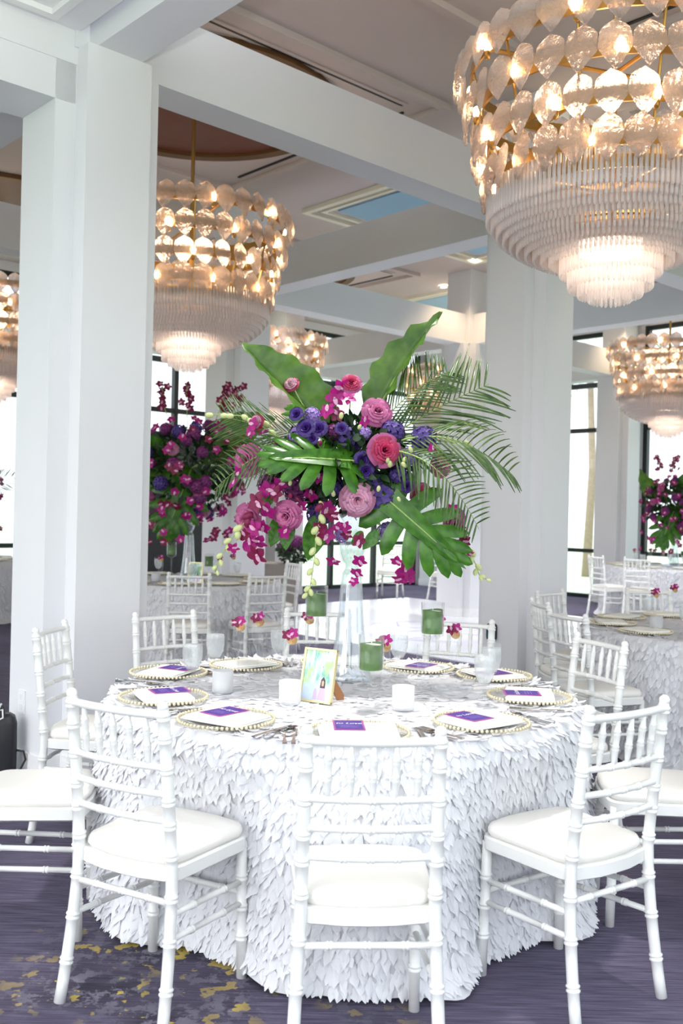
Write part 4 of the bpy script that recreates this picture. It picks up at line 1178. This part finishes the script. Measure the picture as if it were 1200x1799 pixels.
for n, (qx, qy, w) in enumerate(places):
    aa = pix(qx, qy, 1.0); kk = (CAM_H-TZ-.012)/(CAM_H-aa.z); x, y = aa.x*kk, kk
    d = Vector((TC.x-x, TC.y-y, 0)).normalized(); rz = atan2(d.y, d.x)-pi/2
    charger((x, y, TZ), rz, 'clear charger with gold beaded rim '+w)
    tag(link('napkin', NAP, None, (x, y, TZ+.012), (0,0,rz)), 'folded cream napkin on the charger '+w, 'napkin', 'folded cream napkins')
    if n < 8:
        cx, cy = place_on(None, x, y, -.03, .03, rz)
        lab = 'purple menu card with white script, on the napkin '+w.replace('tall ','')
        crz = [0.05, rz-.15, rz+.05, rz-.1, rz+.05, rz+.1, rz, rz][n]
        if n == 0:
            CARD0.location = (cx, cy, TZ+.0285); CARD0.rotation_euler = (0,0,crz); CARD0['label'] = lab; CARD0['group'] = 'purple menu cards'
        else: dup(CARD0, (cx, cy, TZ+.0285), crz, lab)
    for k, (me, nm, dx, ar) in enumerate(((FORK,'fork',-.205,0),(FORK,'fork',-.235,0),(KNIFE,'knife',.205,0),(SPOON,'spoon',.235,0))):
        px, py = place_on(None, x, y, dx, -.015, rz)
        q = ['outer','inner'][k == 0] if nm == 'fork' else ''
        tag(link(nm, me, None, (px, py, TZ+.001), (0,0,rz+random.gauss(0,.04))), ('steel %s %s laid beside the charger ' % (q, nm)).replace('  ',' ')+w, nm, 'steel cutlery on the front table')
# --- glassware
gob = [(.001,.006),(.030,.003),(.034,.0),(.034,.003),(.010,.010),(.0055,.02),(.0048,.06),(.007,.072),(.022,.082),(.034,.105),(.040,.135),(.040,.165),(.037,.195),(.0365,.196)]
mb = MB(); mb.lathe(gob, 24); GOB = mb.mesh('glass_bowl', M['glass'], True)
mb = MB(); mb.lathe([(.001,.080),(.020,.084),(.032,.106),(.038,.135),(.038,.163),(.0365,.178),(.001,.178)], 20); GOBW = mb.mesh('iced_water', M['icewater'], True)
flu = [(.001,.006),(.028,.003),(.031,.0),(.030,.003),(.008,.010),(.0045,.02),(.0042,.085),(.010,.10),(.022,.125),(.026,.165),(.024,.21),(.023,.211)]
mb = MB(); mb.lathe(flu, 24); FLU = mb.mesh('glass_bowl', M['glass'], True)
mb = MB(); mb.lathe([(.001,.004),(.036,.004),(.038,.0),(.040,.004),(.041,.085),(.0395,.085),(.0375,.008),(.001,.008)], 28); VOT = mb.mesh('votive_cup', M['frost'], True)
mb = MB(); mb.lathe([(.001,.008),(.030,.008),(.030,.045),(.001,.047)], 18); mb.tube([(0,0,.047),(0,0,.056)], .0012, 5); VOTC = mb.mesh('candle', M['wax'], True)
mb = MB(); mb.lathe([(.001,-.003),(.019,-.003),(.021,0),(.019,.003),(.001,.003)], 18); SL = mb.mesh('citrus_slice', M['fig'], True)
def goblet(p, label, g='water goblets', first=[None]):
    if first[0] is None:
        t = thing('water_goblet', label, 'goblet', p, 0, g); link('glass_bowl', GOB, t); link('iced_water', GOBW, t); first[0] = t; return t
    return dup(first[0], p, 0, label, g)
def garnish(p, label, sc, first=[None]):
    t = thing('flower_garnish', label, 'garnish', p, 0, 'orchid and citrus garnishes on glass rims')
    link('citrus_slice', SL, t, (0.006,-.006,.004), (pi/2-.35,.1,.2))
    for k, (dx, dz, kk) in enumerate(((-.012,.022,2),(.01,.03,0))):
        put('orchid_bloom', ORCH[kk], t, Vector(p)+Vector((dx,-.012,dz)), (random.gauss(0,.4),-1,.4), .024*sc, random.random()*6)
    return t
def flute(p, label, g='champagne flutes', gar=True, first=[None]):
    if first[0] is None:
        t = thing('champagne_flute', label, 'champagne flute', p, 0, g); link('glass_bowl', FLU, t); first[0] = t
    else: t = dup(first[0], p, 0, label, g)
    if gar: garnish((p[0], p[1], p[2]+.212), 'orchid and citrus on the '+label.replace('at its ',''), 1.0)
    return t
def votive(p, label, g='frosted votive candle cups', first=[None]):
    if first[0] is None:
        t = thing('votive_holder', label, 'candle holder', p, 0, g); link('votive_cup', VOT, t); link('candle', VOTC, t); first[0] = t; return t
    return dup(first[0], p, 0, label, g)
def atp(x, ybase, z=TZ):   # point on the plane z seen at that spot of the photograph
    a = pix(x, ybase, 1.0); k = (CAM_H-z)/(CAM_H-a.z); return (a.x*k, k, z)
goblet(atp(337,1212), 'iced water goblet nearest the left chargers')
goblet(atp(377,1188), 'iced water goblet behind and right of the leftmost one')
goblet(atp(490,1178), 'clear stemmed goblet left of the photo frame, before the back left chair')
goblet(atp(850,1238), 'iced water goblet on the right beside the menu cards')
goblet(atp(862,1216), 'second water goblet just behind the right-hand one')
goblet(atp(700,1188), 'water goblet right of the low green candle')
votive(atp(391,1216), 'white frosted votive between the left goblets and the charger')
votive(atp(509,1236), 'white frosted votive directly left of the photo frame')
votive(atp(708,1246), 'white frosted votive right of the photo frame, in front of the vase')
flute(atp(452,1178), 'flute at back left by the goblets', gar=True)
flute(atp(418,1190), 'flute left of centre with the orchid leaning low', gar=True)
flute(atp(540,1172), 'flute behind the photo frame')
flute(atp(508,1222), 'flute just behind the left votive')
flute(atp(672,1238), 'flute right of the easel back of the photo frame')
flute(atp(795,1205), 'flute on the right behind the tall candle stem')
flute(atp(768,1180), 'flute at the back right near the tall candle')
flute(atp(640,1205), 'empty flute between the vase and the low candle', gar=False)
flute(atp(742,1228), 'empty flute right of the front votive', gar=False)
# crystal candle dish at the right
t = thing('crystal_dish', 'cut crystal dish with scalloped rim between the right goblet and front right charger', 'dish', atp(798,1226))
mb = MB(); P_ = []
for i in range(48):
    a = 2*pi*i/48; f = 1+.08*sin(8*a); P_.append([(r*f*cos(a), r*f*sin(a), z) for r, z in ((.001,.004),(.03,.004),(.05,.015),(.072,.04),(.075,.043))])
mb.grid(P_, 0, True); link('dish_body', mb.mesh('dish_body', M['vaseglass'], True), t)
# --- tall candle holders with leaf-wrapped candles
def candle_holder(p, h, label, g='stemmed glass candle holders with leaf-wrapped candles'):
    t = thing('candle_holder', label, 'candle holder', p, 0, g)
    c = h-.135
    mb = MB(); mb.lathe([(.001,.006),(.045,.003),(.05,0),(.05,.004),(.014,.012),(.007,.03),(.0055,c*.5),(.006,c-.03),(.012,c-.018),(.040,c-.002),(.046,c+.006),(.047,c+.02),(.047,h),(.045,h),(.045,c+.02),(.04,c+.008),(.001,c+.006)], 32)
    link('stemmed_glass', mb.mesh('stemmed_glass', M['glass'], True), t)
    mb = MB(); P_ = []
    for i in range(40):
        a = 2*pi*i/40; w = .0415+.0012*sin(3*a)
        P_.append([(w*cos(a), w*sin(a), z) for z in (c+.010, c+.03, c+.06, c+.10, c+.104+.003*sin(2*a))]+[(.036*cos(a), .036*sin(a), c+.100)])
    mb.grid(P_, 0, True); mb.lathe([(.001,c+.011),(.0415,c+.010)], 40)
    cd = link('wrapped_candle', mb.mesh('wrapped_candle', M['candlegreen'], True), t)
    mb = MB(); mb.lathe([(.001,c+.098),(.036,c+.099)], 24); mb.tube([(0,0,c+.098),(.001,0,c+.112)], .0012, 5)
    link('wax', mb.mesh('wax', M['wax'], True), cd)
    return t
candle_holder(atp(757,1212), .355, 'tallest candle holder, right of the vase, green leaf-wrapped candle')
candle_holder(atp(650,1246), .27, 'lowest candle holder, green candle right of the photo frame')
candle_holder(atp(553,1196), .40, 'tall candle holder left of the vase, behind the hanging orchid buds')
# --- photo frame
fp = atp(553, 1234); fp = (fp[0], fp[1]+.0, TZ)
t = thing('photo_frame', 'gold-rimmed photo frame with a brown easel back, leaning on the table', 'photo frame', fp, math.radians(-30))
tilt = Matrix.Rotation(-.22, 4, 'X')
W, H = .070, .200
mb = MB(); mb.M = tilt
for b in ((-W,-.008,0,-W+.008,.008,H),(W-.008,-.008,0,W,.008,H),(-W,-.008,0,W,.008,.008),(-W,-.008,H-.008,W,.008,H)): mb.box(*b)
link('frame_border', mb.mesh('frame_border', M['framegold']), t)
mb = MB(); mb.box(-W+.007,-.001,.007,W-.007,.0015,H-.007); o = link('print', mb.mesh('print', M['print']), t); o.matrix_local = tilt
# little figure in the print
SKIN = simple('printed_skin', rgb(214,170,150), .4); DRS = simple('printed_lilac_dress', rgb(206,180,214), .4); HAIR = simple('printed_dark_hair', rgb(74,56,58), .4)
mb = MB(); y = -.0018
mb.add([(.006,y,.012),(.042,y,.010),(.036,y,.045),(.032,y,.062),(.018,y,.062),(.012,y,.040)], [(0,1,2,3,4,5)], 1)
mb.add([(.014,y-.0002,.055),(.036,y-.0002,.055),(.034,y-.0002,.085),(.025,y-.0002,.096),(.016,y-.0002,.085)], [(0,1,2,3,4)], 2)
mb.add([(.021,y-.0004,.062),(.029,y-.0004,.062),(.030,y-.0004,.078),(.025,y-.0004,.084),(.020,y-.0004,.078)], [(0,1,2,3,4)], 0)
mb.add([(-.012,y,.012),(.004,y,.012),(.003,y,.045),(-.004,y,.055),(-.010,y,.045)], [(0,1,2,3,4)], 1)
link('printed_figure', mb.mesh('printed_figure', [SKIN, DRS, HAIR]), o)
mb = MB(); mb.M = tilt; mb.box(-W+.004,.0085,.004,W-.004,.0105,H-.004); link('backing', mb.mesh('backing', M['kraft']), t)
mb = MB(); mb.add([(.0,.032,.13),(.0,.095,.0),(.0,.125,.0),(.0,.125,.02),(.0,.045,.14),(.004,.032,.13),(.004,.095,.0),(.004,.125,.0),(.004,.125,.02),(.004,.045,.14)],
   [(0,1,2,3,4),(9,8,7,6,5),(0,5,6,1),(1,6,7,2),(2,7,8,3),(3,8,9,4),(4,9,5,0)])
link('easel_leg', mb.mesh('easel_leg', M['kraft']), t, rot=(0,0,-.5))

# --- settings on the background tables
def settings(c, n, a0, w, with_card=False, grp='bg'):
    for k in range(n):
        a = a0+2*pi*k/10; x, y = c.x+.73*cos(a), c.y+.73*sin(a); rz = a+pi/2+pi/2*0
        ww = ['nearest the camera','near right','right','far right','farthest','far left','left','near left','front left','front'][int(((a+pi/2) % (2*pi))/(2*pi)*10) % 10]
        lab = 'gold-beaded charger on the %s, at its %s side' % (w, ww)
        charger((x, y, TZ), rz, lab)
        tag(link('napkin', NAP, None, (x, y, TZ+.012), (0,0,a+pi/2)), 'folded cream napkin on the %s, at its %s side' % (w, ww), 'napkin', 'folded cream napkins')
        if k % 2 == 0:
            goblet((c.x+.5*cos(a+.2), c.y+.5*sin(a+.2), TZ), 'iced water goblet on the %s, at its %s side' % (w, ww), 'water goblets on background tables')
        else:
            flute((c.x+.48*cos(a+.2), c.y+.48*sin(a+.2), TZ), 'flute on the %s, at its %s side' % (w, ww), 'flutes on background tables')
settings(T2, 10, -pi/2, 'left background table'); settings(T3, 10, -pi/2+.2, 'right background table')
settings(T4, 10, -pi/2, 'far right window table'); settings(T5, 10, -pi/2, 'far left table')
g5 = 'stemmed candle holders on the background tables'
for c, w in ((T2,'left background table'),(T4,'far right window table'),(T5,'far left table')):
    candle_holder((c.x-.13, c.y-.25, TZ), .38, 'tall dark green candle holder on the %s, left of its vase' % w, g5)
    candle_holder((c.x+.22, c.y-.12, TZ), .27, 'short dark green candle holder on the %s, right of its vase' % w, g5)
pf = dup(t, (T2.x+.13, T2.y-.45, TZ), math.radians(-12), 'small photo frame standing on the left background table among the glasses')
votive((T2.x-.25, T2.y-.4, TZ), 'frosted votive on the left background table near its photo frame')
votive((T3.x-.5, T3.y-.15, TZ), 'frosted votive at the left part of the right background table')
votive((T4.x-.5, T4.y-.3, TZ), 'frosted votive at the left part of the far right window table')
# --- equipment at the column foot
bp_ = pix(20, 1338, 5.1); bx = uv(-.43, .02)
t = thing('black_equipment_bag', 'black padded bag with a loop handle leaning at the foot of the near column', 'bag', (bx.x, bx.y, 0), TH*0.35)
mb = MB(); loft(mb, rrect(.075,.075,-.05,.05,.004,.025,4), [(.01,0),(0,.01),(-.002,.15),(0,.29),(.012,.33),(.035,.345)]); link('bag_body', smooth_edges(mb.mesh('bag_body', M['black'])), t)
mb = MB(); mb.tube([(.07,-.03,.03),(.10,-.04,.05),(.125,-.04,.10),(.115,-.04,.145),(.075,-.03,.15)], .006, 6); link('handle', mb.mesh('handle', M['cable'], True), t)
mb = MB(); mb.tube([(-.10,-.05,.33),(-.02,-.055,.31),(.02,-.05,.33),(.01,-.03,.37),(-.02,-.02,.36),(.0,-.02,.40)], .005, 6); tag(link('power_cable', mb.mesh('power_cable', M['whitecable'], True), None, (bx.x, bx.y, 0), (0,0,0)), 'white cable looped over the top of the black bag', 'cable')
mb = MB(); mb.lathe([(.001,.0),(.012,.0),(.012,.04),(.001,.045)], 8, 0, (-.0,0,.345)); link('plug', mb.mesh('plug', M['black'], True), t)
# outlet plate on the near column
t = thing('wall_outlet', 'white outlet cover plate low on the left face of the near column', 'wall outlet', uv(-.316,.03,.33), TH-pi/2)
mb = MB(); mb.box(-.04,-.006,0,.04,0,.125); link('cover_plate', mb.mesh('cover_plate', M['ceilwhite']), t)
mb = MB(); mb.box(-.017,-.008,.02,.017,-.006,.05); mb.box(-.017,-.008,.075,.017,-.006,.105); link('socket', mb.mesh('socket', M['white']), t)
# small black lock box on the square column
cb = uv(BAY-.3155, .06, 0); 
t = thing('wall_dispenser', 'small black rounded device with blue panel on the square column', 'wall device', (cb.x, cb.y, 0), TH-pi/2)
mb = MB(); mb.M = Matrix.Translation((0,0,.50-.0)) ; 
hh = .19
mb.v = []; mb = MB(); 
for_y = [(x, z) for x, z in rrect(.045,.045,-.075,.075,.0,.035,5)]
n_ = len(for_y); mb.add([(x,0,z) for x, z in for_y]+[(x,-.035,z) for x, z in for_y]+[(x*.8,-.045,z*.9) for x, z in for_y],
   [tuple(range(n_))]+[(i,(i+1)%n_,n_+(i+1)%n_,n_+i) for i in range(n_)]+[(n_+i,n_+(i+1)%n_,2*n_+(i+1)%n_,2*n_+i) for i in range(n_)]+[tuple(range(2*n_,3*n_))])
zc = pix(873,1110,8.15).z
link('housing', mb.mesh('housing', M['black']), t, loc=(0,0,zc))
mb = MB(); mb.box(-.025,-.047,-.05,.025,-.0455,.01, 0); mb.box(-.006,-.048,-.045,.006,-.047,0, 1); link('display', mb.mesh('display', [simple('teal_label', rgb(20,90,110), .4), M['ink']]), t, loc=(0,0,zc))

# ================================================================ light, world, camera
t = thing('downlight', 'added fill spot brightening the nearest table, unseen overhead', 'ceiling light', uv(.55, -2.0, CZ-.03), group='recessed downlights')  # fixture and spot added overhead to brighten the tabletop
mb = MB(); mb.lathe([(.045,0),(.075,-.006),(.08,.012)], 24); link('trim_ring', mb.mesh('trim_ring', M['ceilwhite'], True), t)
mb = MB(); mb.lathe([(.001,.004),(.045,.004)], 20); link('lens', mb.mesh('lens', M['pot']), t)
ld = bpy.data.lights.new('added_table_spot', 'SPOT'); ld.energy = 420; ld.color = (1,.98,.96); ld.spot_size = .62; ld.spot_blend = .7; ld.shadow_soft_size = .12
lo = bpy.data.objects.new('added_table_spot', ld); COL.objects.link(lo); lo.location = uv(.55, -2.0, CZ-.08); lo.rotation_euler = (Vector((.03,3.9,.7))-uv(.55,-2.0,CZ-.08)).to_track_quat('-Z','Y').to_euler()
for n, (u, v) in enumerate(((5.6,1.4),(8.6,1.4),(5.6,4.9),(8.6,4.9))):  # extra fixtures and spots, added so the dance floor reads whiter
    t = thing('downlight', 'added white fill spot over the %s corner of the dance floor' % ('near','right','left','far')[n], 'ceiling light', uv(u, v, CZ-.03), group='recessed downlights')
    mb = MB(); mb.lathe([(.045,0),(.075,-.006),(.08,.012)], 24); link('trim_ring', mb.mesh('trim_ring', M['ceilwhite'], True), t)
    mb = MB(); mb.lathe([(.001,.004),(.045,.004)], 20); link('lens', mb.mesh('lens', M['pot']), t)
    ld = bpy.data.lights.new('added_dance_spot', 'SPOT'); ld.energy = 420; ld.color = (.93,.95,1); ld.spot_size = 1.2; ld.spot_blend = .6; ld.shadow_soft_size = .05
    lo = bpy.data.objects.new('added_dance_spot', ld); COL.objects.link(lo); lo.location = uv(u, v, CZ-.08)

w = bpy.data.worlds.new('sky'); scene.world = w; w.use_nodes = True; nt = w.node_tree
N = nt.nodes.new; L = nt.links.new; bgk = nt.nodes['Background']
tc = N('ShaderNodeTexCoord'); sx = N('ShaderNodeSeparateXYZ'); L(tc.outputs['Generated'], sx.inputs[0])
cr = N('ShaderNodeValToRGB'); cr.color_ramp.elements[0].position = .48; cr.color_ramp.elements[0].color = (.80,.84,.86,1)
cr.color_ramp.elements[1].position = .9; cr.color_ramp.elements[1].color = (.74,.86,1.0,1)
mr = N('ShaderNodeMapRange'); mr.inputs[1].default_value = -1; mr.inputs[2].default_value = 1; L(sx.outputs['Z'], mr.inputs[0]); L(mr.outputs[0], cr.inputs[0])
L(cr.outputs[0], bgk.inputs[0]); bgk.inputs[1].default_value = 1.7
sl = bpy.data.lights.new('sun', 'SUN'); sl.energy = .8; sl.angle = math.radians(45); sl.color = (1,.97,.94)
so = bpy.data.objects.new('sun', sl); COL.objects.link(so)
so.rotation_euler = (Vector((.62,.72,-.36))).to_track_quat('-Z','Y').to_euler()
fl_ = bpy.data.lights.new('bounce_flash', 'SPOT'); fl_.energy = 680; fl_.spot_size = 1.9; fl_.spot_blend = .7; fl_.shadow_soft_size = .06
fo_ = bpy.data.objects.new('bounce_flash', fl_); COL.objects.link(fo_); fo_.location = (.12,-.15,1.78); fo_.rotation_euler = Vector((-.35,.35,1)).to_track_quat('-Z','Y').to_euler()
cd = bpy.data.cameras.new('camera'); co = bpy.data.objects.new('camera', cd); COL.objects.link(co)
cd.sensor_fit = 'HORIZONTAL'; cd.sensor_width = 24.0; cd.lens = 24.0*FPX/1200.0; cd.clip_start = .05; cd.clip_end = 300
co.location = (0,0,CAM_H); co.rotation_euler = (pi/2, -ROLL, 0)
cd.dof.use_dof = True; cd.dof.focus_distance = 3.8; cd.dof.aperture_fstop = 4.0
scene.camera = co
vs = scene.view_settings; scene.display_settings.display_device = 'sRGB'
vs.view_transform = 'Standard'; vs.look = 'None'; vs.gamma = 1.0; vs.exposure = .62; vs.use_curve_mapping = False
scene.cycles.transparent_max_bounces = 32; scene.cycles.max_bounces = 10; scene.cycles.transmission_bounces = 6
scene.cycles.sample_clamp_indirect = 6.0; scene.cycles.caustics_reflective = False; scene.cycles.caustics_refractive = False
